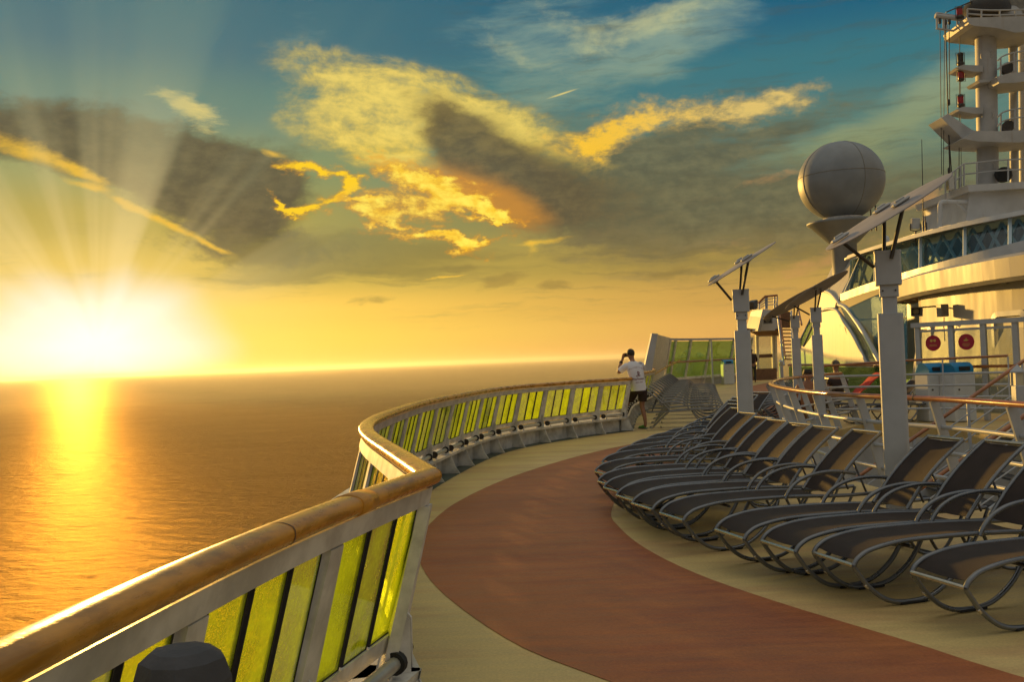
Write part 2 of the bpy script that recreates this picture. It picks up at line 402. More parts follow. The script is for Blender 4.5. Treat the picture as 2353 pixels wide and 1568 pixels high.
    def build(s, name, mats, parent=None, loc=None, fix=True):
        me = bpy.data.meshes.new(name)
        off = Vector(loc) if loc is not None else (WLOC.get(parent.name, V(0, 0, 0)) if parent else V(0, 0, 0))
        me.from_pydata([v-off for v in s.v], [], s.f)
        for m in (mats if isinstance(mats, (list, tuple)) else [mats]): me.materials.append(m)
        me.polygons.foreach_set('material_index', s.mi)
        me.polygons.foreach_set('use_smooth', s.sm)
        if fix:
            bm = bmesh.new(); bm.from_mesh(me)
            bmesh.ops.recalc_face_normals(bm, faces=bm.faces)
            bm.to_mesh(me); bm.free()
        me.update()
        o = bpy.data.objects.new(name, me); col.objects.link(o)
        if parent: o.parent = parent; WLOC[o.name] = off
        elif loc is not None: o.location = off
        return o
WLOC = {}
def root(name, loc, label, cat, group=None):
    o = empty(name, loc); WLOC[o.name] = Vector(loc)
    return tag(o, label, cat, group)

def spline(pts, n, closed=False):
    """Catmull-Rom through points"""
    P = [Vector(p) for p in pts]; N = len(P); out = []
    segs = N if closed else N-1
    for i in range(segs):
        p1, p2 = P[i], P[(i+1) % N]
        p0 = P[i-1] if (closed or i > 0) else p1*2-p2
        p3 = P[(i+2) % N] if (closed or i+2 < N) else p2*2-p1
        for k in range(n):
            t = k/n
            out.append(0.5*((2*p1)+(p2-p0)*t+(2*p0-5*p1+4*p2-p3)*t*t+(3*p1-p0-3*p2+p3)*t**3))
    if not closed: out.append(P[-1].copy())
    return out
def resample(pts, step):
    d = [0.0]
    for a, b in zip(pts, pts[1:]): d.append(d[-1]+(b-a).length)
    n = max(1, round(d[-1]/step)); out = []; j = 0
    for i in range(n+1):
        s = d[-1]*i/n
        while j < len(d)-2 and d[j+1] < s: j += 1
        t = (s-d[j])/max(1e-9, d[j+1]-d[j]); out.append(pts[j].lerp(pts[j+1], t))
    return out

# ================================================================== materials
def mat(name, base, rough=0.5, metal=0.0, var=0.0, scale=8.0, bump=0.0, coat=0.0, spec=0.5, stretch=(1, 1, 1), base2=None, detail=5.0, rvar=0.0, obj=True, runs=0.0):
    m = bpy.data.materials.new(name); m.use_nodes = True
    t = m.node_tree; p = t.nodes['Principled BSDF']; q = NG(t)
    p.inputs['Roughness'].default_value = rough; p.inputs['Metallic'].default_value = metal
    p.inputs['Coat Weight'].default_value = coat; p.inputs['Coat Roughness'].default_value = 0.12
    p.inputs['Specular IOR Level'].default_value = spec
    p.inputs['Base Color'].default_value = tuple(base)+(1,)
    if var > 0 or bump > 0 or rvar > 0:
        c = q.new('ShaderNodeTexCoord').outputs['Object' if obj else 'Generated']
        c = q.mapping(c, sc=stretch)
        n = q.noise(c, scale, detail, 0.6)
        if var > 0:
            b2 = base2 or tuple(max(0.0, x*(1-var)) for x in base)
            b1 = base if base2 else tuple(min(1.0, x*(1+var*0.6)) for x in base)
            colr = q.mix(q.mr(n, 0.32, 0.68), b2, b1)
            if runs > 0:
                rn = q.noise(q.mapping(q.new('ShaderNodeTexCoord').outputs['Object'], sc=(1, 1, 0.07)), 5.5, 4, 0.6)
                colr = q.mix(q.mr(rn, 0.60, 0.74, 0.0, runs), colr, (0.30, 0.21, 0.12))
            q.put(p.inputs['Base Color'], colr)
        if rvar > 0: q.put(p.inputs['Roughness'], q.mr(n, 0.3, 0.7, rough-rvar, rough+rvar))
        if bump > 0:
            bn = q.new('ShaderNodeBump'); bn.inputs['Strength'].default_value = bump; bn.inputs['Distance'].default_value = 0.01
            q.put(bn.inputs['Height'], q.noise(c, scale*6, 4, 0.6)); t.links.new(bn.outputs[0], p.inputs['Normal'])
    return m
M = {}
M['white'] = mat('white_paint', (0.45, 0.47, 0.49), 0.42, var=0.10, scale=2.2, bump=0.05, rvar=0.08, runs=0.22)
M['white_worn'] = mat('worn_white_paint', (0.66, 0.64, 0.58), 0.45, var=0.28, scale=5.0, bump=0.15, rvar=0.1, runs=0.45)
M['white_far'] = mat('white_steel', (0.54, 0.545, 0.54), 0.5, var=0.12, scale=1.2, runs=0.3)
M['varnish'] = mat('varnished_wood', (0.58, 0.26, 0.022), 0.28, var=0.35, scale=5.0, coat=0.25, stretch=(1, 1, 4), bump=0.12, rvar=0.07)
M['teak'] = mat('teak_rail', (0.36, 0.125, 0.035), 0.28, var=0.3, scale=7.0, coat=0.5, bump=0.08)
M['gun'] = mat('gunmetal_tube', (0.19, 0.20, 0.215), 0.30, metal=0.75, var=0.15, scale=6.0, rvar=0.06)
M['gun_dark'] = mat('weathered_tube', (0.10, 0.10, 0.105), 0.42, metal=0.5, var=0.2, scale=6.0)
M['brass'] = mat('polished_bar', (0.62, 0.56, 0.45), 0.25, metal=0.9, var=0.1, scale=20.0)
M['rubber'] = mat('black_rubber', (0.018, 0.018, 0.018), 0.7, var=0.2, scale=30)
M['steel'] = mat('galvanised_pipe', (0.50, 0.48, 0.42), 0.32, metal=0.35, var=0.15, scale=9.0)
M['dark_steel'] = mat('dark_bracket', (0.075, 0.065, 0.055), 0.45, metal=0.4, var=0.2, scale=12)
M['cover'] = mat('grey_canvas', (0.075, 0.075, 0.082), 0.75, var=0.25, scale=7.0, bump=0.3)
M['blue_lid'] = mat('blue_plastic', (0.01, 0.22, 0.46), 0.4, var=0.1, scale=4)
M['bin_white'] = mat('bin_plastic', (0.55, 0.58, 0.60), 0.45, var=0.08, scale=3)
M['red_sign'] = mat('red_sticker', (0.42, 0.012, 0.045), 0.35)
M['sign_ink'] = mat('yellow_print', (0.62, 0.42, 0.10), 0.5)
M['logo_red'] = mat('dark_red_print', (0.16, 0.018, 0.02), 0.7)
M['skin'] = mat('tanned_skin', (0.30, 0.145, 0.085), 0.5, var=0.1, scale=14)
M['hair'] = mat('dark_hair', (0.022, 0.016, 0.012), 0.6, var=0.3, scale=60, bump=0.4)
M['grey_hair'] = mat('grey_hair', (0.12, 0.09, 0.06), 0.65, var=0.4, scale=60, bump=0.4)
M['tshirt'] = mat('white_cotton', (0.74, 0.74, 0.78), 0.8, var=0.06, scale=9, bump=0.35)
M['shorts'] = mat('black_cloth', (0.030, 0.016, 0.013), 0.8, var=0.2, scale=12, bump=0.3)
M['shoe_green'] = mat('green_shoe', (0.10, 0.36, 0.05), 0.6, var=0.2, scale=20)
M['shoe_grey'] = mat('grey_shoe', (0.16, 0.17, 0.17), 0.6, var=0.2, scale=20)
M['camera'] = mat('black_plastic', (0.02, 0.02, 0.022), 0.4)
M['red_cloth'] = mat('red_towel', (0.50, 0.035, 0.02), 0.85, var=0.2, scale=12, bump=0.4)
M['mast_grey'] = mat('weathered_grey_paint', (0.235, 0.26, 0.28), 0.5, var=0.12, scale=1.2)
M['lattice'] = mat('pale_lattice', (0.50, 0.62, 0.68), 0.5)
M['mast_white'] = mat('mast_paint', (0.44, 0.44, 0.43), 0.5, var=0.14, scale=1.2, runs=0.35)
M['gun_pale'] = mat('pale_tube', (0.235, 0.235, 0.225), 0.45, metal=0.25, var=0.15, scale=6.0)
M['navy'] = mat('navy_panel', (0.09, 0.17, 0.24), 0.35, var=0.2, scale=1.0)
M['red_glass'] = mat('red_lens', (0.32, 0.012, 0.012), 0.2)
M['mesh_dark'] = mat('dark_grille', (0.03, 0.025, 0.02), 0.6, var=0.4, scale=30)
M['speaker_cone'] = mat('speaker_horn', (0.20, 0.17, 0.10), 0.6, var=0.3, scale=14)
M['speaker_body'] = mat('grey_horn_housing', (0.22, 0.21, 0.18), 0.5, var=0.15, scale=8)
M['grey_panel'] = mat('grey_panel', (0.40, 0.40, 0.39), 0.5, var=0.12, scale=3)
M['cream'] = mat('cream_door', (0.62, 0.56, 0.38), 0.5, var=0.1, scale=2)
M['disc'] = mat('shade_disc', (0.31, 0.29, 0.29), 0.55, var=0.12, scale=3)
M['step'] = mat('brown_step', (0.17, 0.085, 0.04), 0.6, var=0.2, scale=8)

def sling_mat(name, base, trans):
    m = bpy.data.materials.new(name); m.use_nodes = True; t = m.node_tree; q = NG(t)
    p = t.nodes['Principled BSDF']; p.inputs['Roughness'].default_value = 0.72; p.inputs['Specular IOR Level'].default_value = 0.5; p.inputs['Sheen Weight'].default_value = 0.08; p.inputs['Sheen Roughness'].default_value = 0.35; p.inputs['Sheen Tint'].default_value = (1.0, 0.85, 0.6, 1)
    c = q.new('ShaderNodeTexCoord').outputs['Object']
    wx = q.new('ShaderNodeTexWave', wave_type='BANDS', bands_direction='X'); q.put(wx.inputs['Vector'], c); wx.inputs['Scale'].default_value = 90
    wy = q.new('ShaderNodeTexWave', wave_type='BANDS', bands_direction='Y'); q.put(wy.inputs['Vector'], c); wy.inputs['Scale'].default_value = 90
    w = q.mul(wx.outputs['Fac'], wy.outputs['Fac'])
    n = q.noise(c, 5.0, 4)
    k = q.m('MULTIPLY_ADD', w, 0.35, q.mr(n, 0.3, 0.7, 0.55, 0.95))
    q.put(p.inputs['Base Color'], q.mix(1.0, base, q.xyz(k, k, k), 'MULTIPLY'))
    b = q.new('ShaderNodeBump'); b.inputs['Strength'].default_value = 0.25; b.inputs['Distance'].default_value = 0.002
    q.put(b.inputs['Height'], w); t.links.new(b.outputs[0], p.inputs['Normal'])
    tr = q.new('ShaderNodeBsdfTranslucent'); q.put(tr.inputs[0], trans)
    mx = q.new('ShaderNodeMixShader'); mx.inputs[0].default_value = 0.22
    t.links.new(p.outputs[0], mx.inputs[1]); t.links.new(tr.outputs[0], mx.inputs[2])
    t.links.new(mx.outputs[0], t.nodes['Material Output'].inputs[0])
    return m
M['sling'] = sling_mat('brown_mesh_sling', (0.042, 0.027, 0.022), (0.22, 0.13, 0.05))

def glass_mat(name, tint, gloss=0.10, haze=0.0, haze_col=(0.5, 0.5, 0.5), rough=0.02, dirt=0.0):
    """thin architectural pane: tinted straight-through light, mirror-like skin, a film of salt"""
    m = bpy.data.materials.new(name); m.use_nodes = True; t = m.node_tree; q = NG(t)
    t.nodes.remove(t.nodes['Principled BSDF'])
    tr = q.new('ShaderNodeBsdfTransparent'); q.put(tr.inputs[0], tint)
    gl = q.new('ShaderNodeBsdfGlossy'); gl.inputs['Roughness'].default_value = rough
    fr = q.new('ShaderNodeLayerWeight'); fr.inputs['Blend'].default_value = 0.25
    mx = q.new('ShaderNodeMixShader'); q.put(mx.inputs[0], q.mr(fr.outputs['Fresnel'], 0.0, 1.0, gloss, 0.8, 'LINEAR'))
    t.links.new(tr.outputs[0], mx.inputs[1]); t.links.new(gl.outputs[0], mx.inputs[2])
    out = mx.outputs[0]
    if haze > 0:
        tl = q.new('ShaderNodeBsdfTranslucent'); q.put(tl.inputs[0], haze_col)
        df = q.new('ShaderNodeBsdfDiffuse'); q.put(df.inputs[0], haze_col)
        m0 = q.new('ShaderNodeMixShader'); m0.inputs[0].default_value = 0.3
        t.links.new(tl.outputs[0], m0.inputs[1]); t.links.new(df.outputs[0], m0.inputs[2])
        m2 = q.new('ShaderNodeMixShader')
        if dirt > 0:
            c = q.new('ShaderNodeTexCoord').outputs['Object']
            sp = q.noise(c, 42.0, 3, 0.7); big = q.noise(c, 6.0, 4, 0.6)
            q.put(m2.inputs[0], q.m('ADD', q.mr(sp, 0.45, 0.75, 0.0, dirt), q.mr(big, 0.3, 0.7, haze*0.6, haze*1.3), clamp=True))
        else: m2.inputs[0].default_value = haze
        t.links.new(out, m2.inputs[1]); t.links.new(m0.outputs[0], m2.inputs[2]); out = m2.outputs[0]
    t.links.new(out, t.nodes['Material Output'].inputs[0])
    return m
M['lime'] = glass_mat('lime_glass', (0.84, 0.94, 0.22), 0.05, 0.36, (0.72, 0.86, 0.06), 0.05, 0.16)
M['green'] = glass_mat('green_glass', (0.66, 0.86, 0.56), 0.05, 0.05, (0.24, 0.44, 0.15), 0.03)
M['blue_glass'] = glass_mat('blue_glass', (0.72, 0.84, 0.88), 0.06, 0.05, (0.20, 0.34, 0.42), 0.05, 0.05)
M['clear'] = glass_mat('clear_glass', (0.80, 0.84, 0.80), 0.12, 0.05, (0.5, 0.5, 0.45), 0.02, 0.05)

def deck_mat(name, base, vary):
    m = bpy.data.materials.new(name); m.use_nodes = True; t = m.node_tree; q = NG(t); p = t.nodes['Principled BSDF']
    c = q.new('ShaderNodeTexCoord').outputs['Object']
    big = q.noise(c, 0.55, 5, 0.6); mid = q.noise(q.mapping(c, sc=(0.8, 5.0, 1), rot=(0, 0, R(20))), 2.2, 5, 0.65); fine_ = q.noise(c, 60.0, 3, 0.7)
    k = q.add(q.add(q.mr(big, 0.3, 0.7, -vary, vary, 'LINEAR'), q.mr(mid, 0.3, 0.7, -vary*0.8, vary*0.8, 'LINEAR')), q.mr(fine_, 0.3, 0.7, 0.86, 1.14, 'LINEAR'))
    spot = q.mr(q.noise(c, 3.6, 6, 0.75), 0.68, 0.74, 1.0, 0.72)
    k = q.mul(k, spot)
    st_ = q.noise(q.mapping(c, sc=(0.5, 2.4, 1), rot=(0, 0, R(-6))), 1.1, 5, 0.62)
    base_v = q.mix(q.mr(st_, 0.42, 0.66), base, tuple(x_*y_ for x_, y_ in zip(base, (0.88, 0.78, 0.84))))
    q.put(p.inputs['Base Color'], q.mix(1.0, base_v, q.xyz(k, k, k), 'MULTIPLY'))
    q.put(p.inputs['Roughness'], q.mr(mid, 0.3, 0.7, 0.42, 0.58))
    p.inputs['Specular IOR Level'].default_value = 0.42
    b = q.new('ShaderNodeBump'); b.inputs['Strength'].default_value = 0.35; b.inputs['Distance'].default_value = 0.004
    q.put(b.inputs['Height'], q.add(fine_, q.mul(q.noise(c, 9.0, 3), 0.8))); t.links.new(b.outputs[0], p.inputs['Normal'])
    return m
M['deck_tan'] = deck_mat('tan_deck', (0.62, 0.465, 0.19), 0.13)
M['deck_red'] = deck_mat('red_deck', (0.37, 0.125, 0.037), 0.18)
M['deck_green'] = deck_mat('green_waterway', (0.075, 0.10, 0.075), 0.15)

# ================================================================== the sea
import numpy as np
SEA_Z = -30.0
SEA_GLOSS, SEA_ROUGH = 0.085, 0.38
def make_sea():
    rng = np.random.default_rng(4)
    azs = np.concatenate([np.radians(np.linspace(-40, 34, 620)), np.radians(np.linspace(36, 318, 90))])
    rs = np.concatenate([np.geomspace(34, 2600, 820)[:-1], np.geomspace(2600, 24000, 40)])
    A, Rr = np.meshgrid(azs, rs); X = Rr*np.sin(A); Y = Rr*np.cos(A); Z = np.zeros_like(X)
    sp = np.gradient(rs)[:, None]*np.ones_like(X)
    wind = R(80)
    for i in range(110):
        L = float(np.exp(rng.uniform(math.log(1.0), math.log(22))))
        th = wind+rng.normal(0, 0.38)
        amp = 0.0115*L**0.92*rng.uniform(0.5, 1.2)*(0.16 if L > 6 else 0.34)
        k = 2*math.pi/L; ph = rng.uniform(0, 6.28)
        fade = np.clip((L/(sp*2.6)-1.0), 0, 1)
        s = np.sin(k*(X*math.cos(th)+Y*math.sin(th))+ph)
        Z += amp*fade*(1-np.abs(s)*1.2+0.35*s)*(0.7 if L < 4 else 0.8)
    Z -= Z.mean(axis=1, keepdims=True)*1.0
    me = bpy.data.meshes.new('sea')
    nr, na = X.shape
    co = np.stack([X, Y, Z], -1).reshape(-1, 3).astype(np.float32)
    i, j = np.meshgrid(np.arange(nr-1), np.arange(na), indexing='ij'); j2 = (j+1) % na
    quads = np.stack([i*na+j, i*na+j2, (i+1)*na+j2, (i+1)*na+j], -1).reshape(-1, 4)[:, ::-1]
    n = len(quads)
    me.vertices.add(len(co)); me.vertices.foreach_set('co', co.ravel())
    me.loops.add(n*4); me.loops.foreach_set('vertex_index', quads.ravel().astype(np.int32))
    me.polygons.add(n); me.polygons.foreach_set('loop_start', (np.arange(n)*4).astype(np.int32))
    me.polygons.foreach_set('use_smooth', np.ones(n, bool))
    me.update(calc_edges=True)
    m = bpy.data.materials.new('sea_water'); m.use_nodes = True; t = m.node_tree; q = NG(t); p = t.nodes['Principled BSDF']
    t.nodes.remove(p)
    c = q.new('ShaderNodeTexCoord').outputs['Object']
    n1 = q.noise(q.mapping(c, rot=(0, 0, R(9)), sc=(0.38, 1.0, 1)), 2.7, 6, 0.70)
    n2 = q.noise(q.mapping(c, rot=(0, 0, R(-7)), sc=(0.40, 1.0, 1)), 0.42, 5, 0.62)
    r_ = q.vm('LENGTH', c)
    b = q.new('ShaderNodeBump'); b.inputs['Strength'].default_value = 1.0
    q.put(b.inputs['Height'], q.add(n1, q.mul(n2, 2.6)))
    q.put(b.inputs['Distance'], q.mr(r_, 60.0, 1400.0, 1.35, 0.30))
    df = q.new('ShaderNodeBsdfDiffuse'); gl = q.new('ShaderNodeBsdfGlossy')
    sky_gold = q.mr(q.noise(q.mapping(c, rot=(0, 0, R(-8)), sc=(0.3, 1.0, 1)), 0.045, 5, 0.7), 0.3, 0.7)
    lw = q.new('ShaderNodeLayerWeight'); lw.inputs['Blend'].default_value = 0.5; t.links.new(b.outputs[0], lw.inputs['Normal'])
    q.put(df.inputs[0], q.mix(q.mr(lw.outputs['Facing'], 0.45, 0.98), (0.095, 0.066, 0.030), q.mix(sky_gold, (0.58, 0.42, 0.165), (0.76, 0.55, 0.225))))  # gold sky reflection painted into the diffuse colour, darker where waves face the viewer
    q.put(gl.inputs[0], (1.0, 0.66, 0.24)); q.put(gl.inputs['Roughness'], SEA_ROUGH)  # gold of the sunset glow put into the reflection tint
    fr = q.new('ShaderNodeFresnel'); fr.inputs['IOR'].default_value = 1.333
    mx = q.new('ShaderNodeMixShader'); q.put(mx.inputs[0], q.mr(fr.outputs[0], 0.02, 0.9, 0.01, q.mr(r_, 130.0, 2600.0, SEA_GLOSS, 0.09), 'LINEAR'))
    for x in (df, gl, fr): t.links.new(b.outputs[0], x.inputs['Normal'])
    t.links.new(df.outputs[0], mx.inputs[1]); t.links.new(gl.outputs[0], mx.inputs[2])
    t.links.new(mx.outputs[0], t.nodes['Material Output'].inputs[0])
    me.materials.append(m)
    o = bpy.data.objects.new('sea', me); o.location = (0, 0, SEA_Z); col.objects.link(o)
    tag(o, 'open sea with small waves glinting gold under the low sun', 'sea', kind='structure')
make_sea()

# ================================================================== decks
BAY = [at_z(x, y, 1.12) for x, y in [(985, 1089), (905, 1041), (850, 1006), (838, 988), (858, 965), (930, 939), (1000, 920), (1150, 894), (1300, 881), (1447, 871)]]
NEAR = [V(-1.02, -1.2, 1.12), V(-1.0, 0.2, 1.12), V(-0.95, 1.0, 1.12)]+[at_z(x, y, 1.12) for x, y in [(0, 1521), (253, 1405), (506, 1283), (741, 1184), (985, 1095)]]
def smooth_path(P, it=2):
    for _ in range(it): P = [P[0]]+[(P[i-1]+P[i]*2+P[i+1])/4 for i in range(1, len(P)-1)]+[P[-1]]
    return P
BAY[0] = NEAR[-1].copy()
bay_path = smooth_path(resample(spline(BAY, 12), 0.12), 30)
near_path = smooth_path(resample(spline(NEAR, 12), 0.12), 30)
END = bay_path[-1]
FAR = [END.copy(), V(3.3, 24.5, 1.12), V(4.45, 29.0, 1.12), V(5.0, 32.4, 1.12)]
far_path = resample(spline(FAR, 10), 0.2)
def inward(P, i):
    t = P[min(i+1, len(P)-1)]-P[max(i-1, 0)]; t.z = 0; t.normalize()
    return V(t.y, -t.x, 0), t
def offset(P, n, z):
    out = []
    for i, p in enumerate(P):
        w, _ = inward(P, i); q = p+w*n; out.append(V(q.x, q.y, z))
    return out
def clean(P, tol=0.02):
    out = [P[0]]
    for p in P[1:]:
        if (p-out[-1]).length > tol: out.append(p)
    return out
EDGE = -0.62   # outer deck edge, measured from the handrail
edge = offset(near_path[:-6], EDGE, 0)+offset(bay_path[5:], EDGE, 0)+offset(far_path[2:], EDGE, 0)+[V(7.3, 42.2, 0), V(12.6, 51.2, 0), V(15.5, 56, 0), V(40, 62, 0), V(40, -8, 0), V(-1.7, -8, 0)]

def flat_sheet(name, outer, z, m, holes=(), th=0.0, sub=True):
    from mathutils.geometry import tessellate_polygon
    loops = [[V(p.x, p.y, 0) for p in outer]]+[[V(p.x, p.y, 0) for p in h] for h in holes]
    tris = tessellate_polygon(loops)
    pts = [p for l in loops for p in l]
    bm = bmesh.new(); vs = [bm.verts.new((p.x, p.y, z)) for p in pts]
    for t_ in tris:
        try: bm.faces.new([vs[i] for i in t_])
        except ValueError: pass
    bmesh.ops.recalc_face_normals(bm, faces=bm.faces)
    for f in bm.faces:
        if f.normal.z < 0: f.normal_flip()
    if th > 0:
        o_ = 0
        for l in loops:
            n = len(l); low = [bm.verts.new((p.x, p.y, z-th)) for p in l]
            for i in range(n): bm.faces.new((vs[o_+i], vs[o_+(i+1) % n], low[(i+1) % n], low[i]))
            o_ += n
    me = bpy.data.meshes.new(name); bm.to_mesh(me); bm.free(); me.materials.append(m)
    o = bpy.data.objects.new(name, me); col.objects.link(o)
    return o

# the stairwell opening inside the curved teak rail
RING_PX = [(2353, 931), (2180, 918), (2030, 913), (1900, 905), (1820, 896), (1776, 886), (1772, 880), (1800, 871), (1860, 865), (1932, 858)]
RING = [at_z(x, y, 1.08) for x, y in RING_PX]
RING = [V(4.9, 4.4, 1.08), V(4.45, 5.8, 1.08)]+RING
ring_path = resample(spline(RING, 12), 0.12)
ring_path = smooth_path(ring_path, 20)
def ring_out(n, z): return offset(ring_path, n, z)
# travelling from the camera side round the tip, the well lies on the right hand
well_edge = ring_out(0.42, 0)
WELL = [p for p in well_edge]+[V(8.4, 18.3, 0), V(8.9, 5.2, 0)]
o = flat_sheet('deck', edge, 0.0, M['deck_tan'], holes=[WELL], th=0.25)
tag(o, 'tan painted sun deck of the ship', 'deck', kind='structure')
# dark green waterway along the railing
gw = offset(near_path[:-2], EDGE+0.02, 0)+offset(bay_path[3:], EDGE+0.02, 0)
gi = offset(near_path[:-2], 0.02, 0)+offset(bay_path[2:], 0.02, 0)
gw = offset(far_path[1:], EDGE+0.02, 0); gi = offset(far_path[1:], 0.0, 0)
b = MB()
for P, z in ((near_path, 0.004), (bay_path, 0.004), (far_path, 0.004)):
    b.grid([offset(P, EDGE+0.03, z), offset(P, 0.03, z)], False)
o = b.build('waterway', M['deck_green'], fix=False); tag(o, 'dark green painted gutter along the foot of the railing', 'gutter', kind='structure')
# the red running track
def g2(L): return [at_z(x, y, 0) for x, y in L]
outer = [V(5.2, -2.6, 0), V(3.0, 1.05, 0), V(1.25, 3.42, 0)]+g2([(1400, 1568), (1200, 1490), (1060, 1400), (985, 1330), (960, 1270), (975, 1220), (1060, 1150), (1210, 1085), (1400, 1032), (1620, 990)])
outer = outer+[V(4.9, 20.6, 0), V(6.6, 25, 0), V(8.6, 33, 0), V(10.4, 41, 0), V(13.2, 47, 0)]
inner = [V(7.0, -2.6, 0), V(4.6, 1.0, 0), V(3.15, 3.15, 0)]+g2([(2353, 1560), (2100, 1480), (1800, 1390), (1600, 1320), (1480, 1260), (1420, 1210), (1405, 1175), (1440, 1110)])+[V(1.75, 12.2, 0), V(2.9, 14.6, 0), V(4.7, 17.4, 0), V(6.2, 20.4, 0), V(8.2, 26, 0), V(10.6, 33.5, 0), V(13.5, 42, 0), V(17.5, 46, 0)]
O = resample(spline(outer, 14), 0.15); I = resample(spline(inner, 14), 0.15)
n = 240
def even(P, n):
    d = [0.0]
    for a_, b_ in zip(P, P[1:]): d.append(d[-1]+(b_-a_).length)
    out = []; j = 0
    for i in range(n):
        s_ = d[-1]*i/(n-1)
        while j < len(d)-2 and d[j+1] < s_: j += 1
        out.append(P[j].lerp(P[j+1], (s_-d[j])/max(1e-9, d[j+1]-d[j])))
    return out
O = even(O, n); I = even(I, n)
b = MB(); b.grid([[V(p.x, p.y, 0.004) for p in O], [V(p.x, p.y, 0.004) for p in I]], False)
o = b.build('running_track', M['deck_red'], fix=False); tag(o, 'rust red painted running track curving over the deck', 'track', kind='structure')
for o_ in ('running_track', 'waterway'):
    me = bpy.data.objects[o_].data
    bm = bmesh.new(); bm.from_mesh(me)
    for f in bm.faces:
        if f.normal.z < 0: f.normal_flip()
    bm.to_mesh(me); bm.free()
# a narrow expansion joint across the deck by the man
b = MB(); b.bar(at_z(1486, 990, 0.006), at_z(1640, 984, 0.006), 0.03, 0.004)
o = b.build('deck_joint', M['rubber']); tag(o, 'thin dark joint line across the tan deck', 'joint', kind='structure')

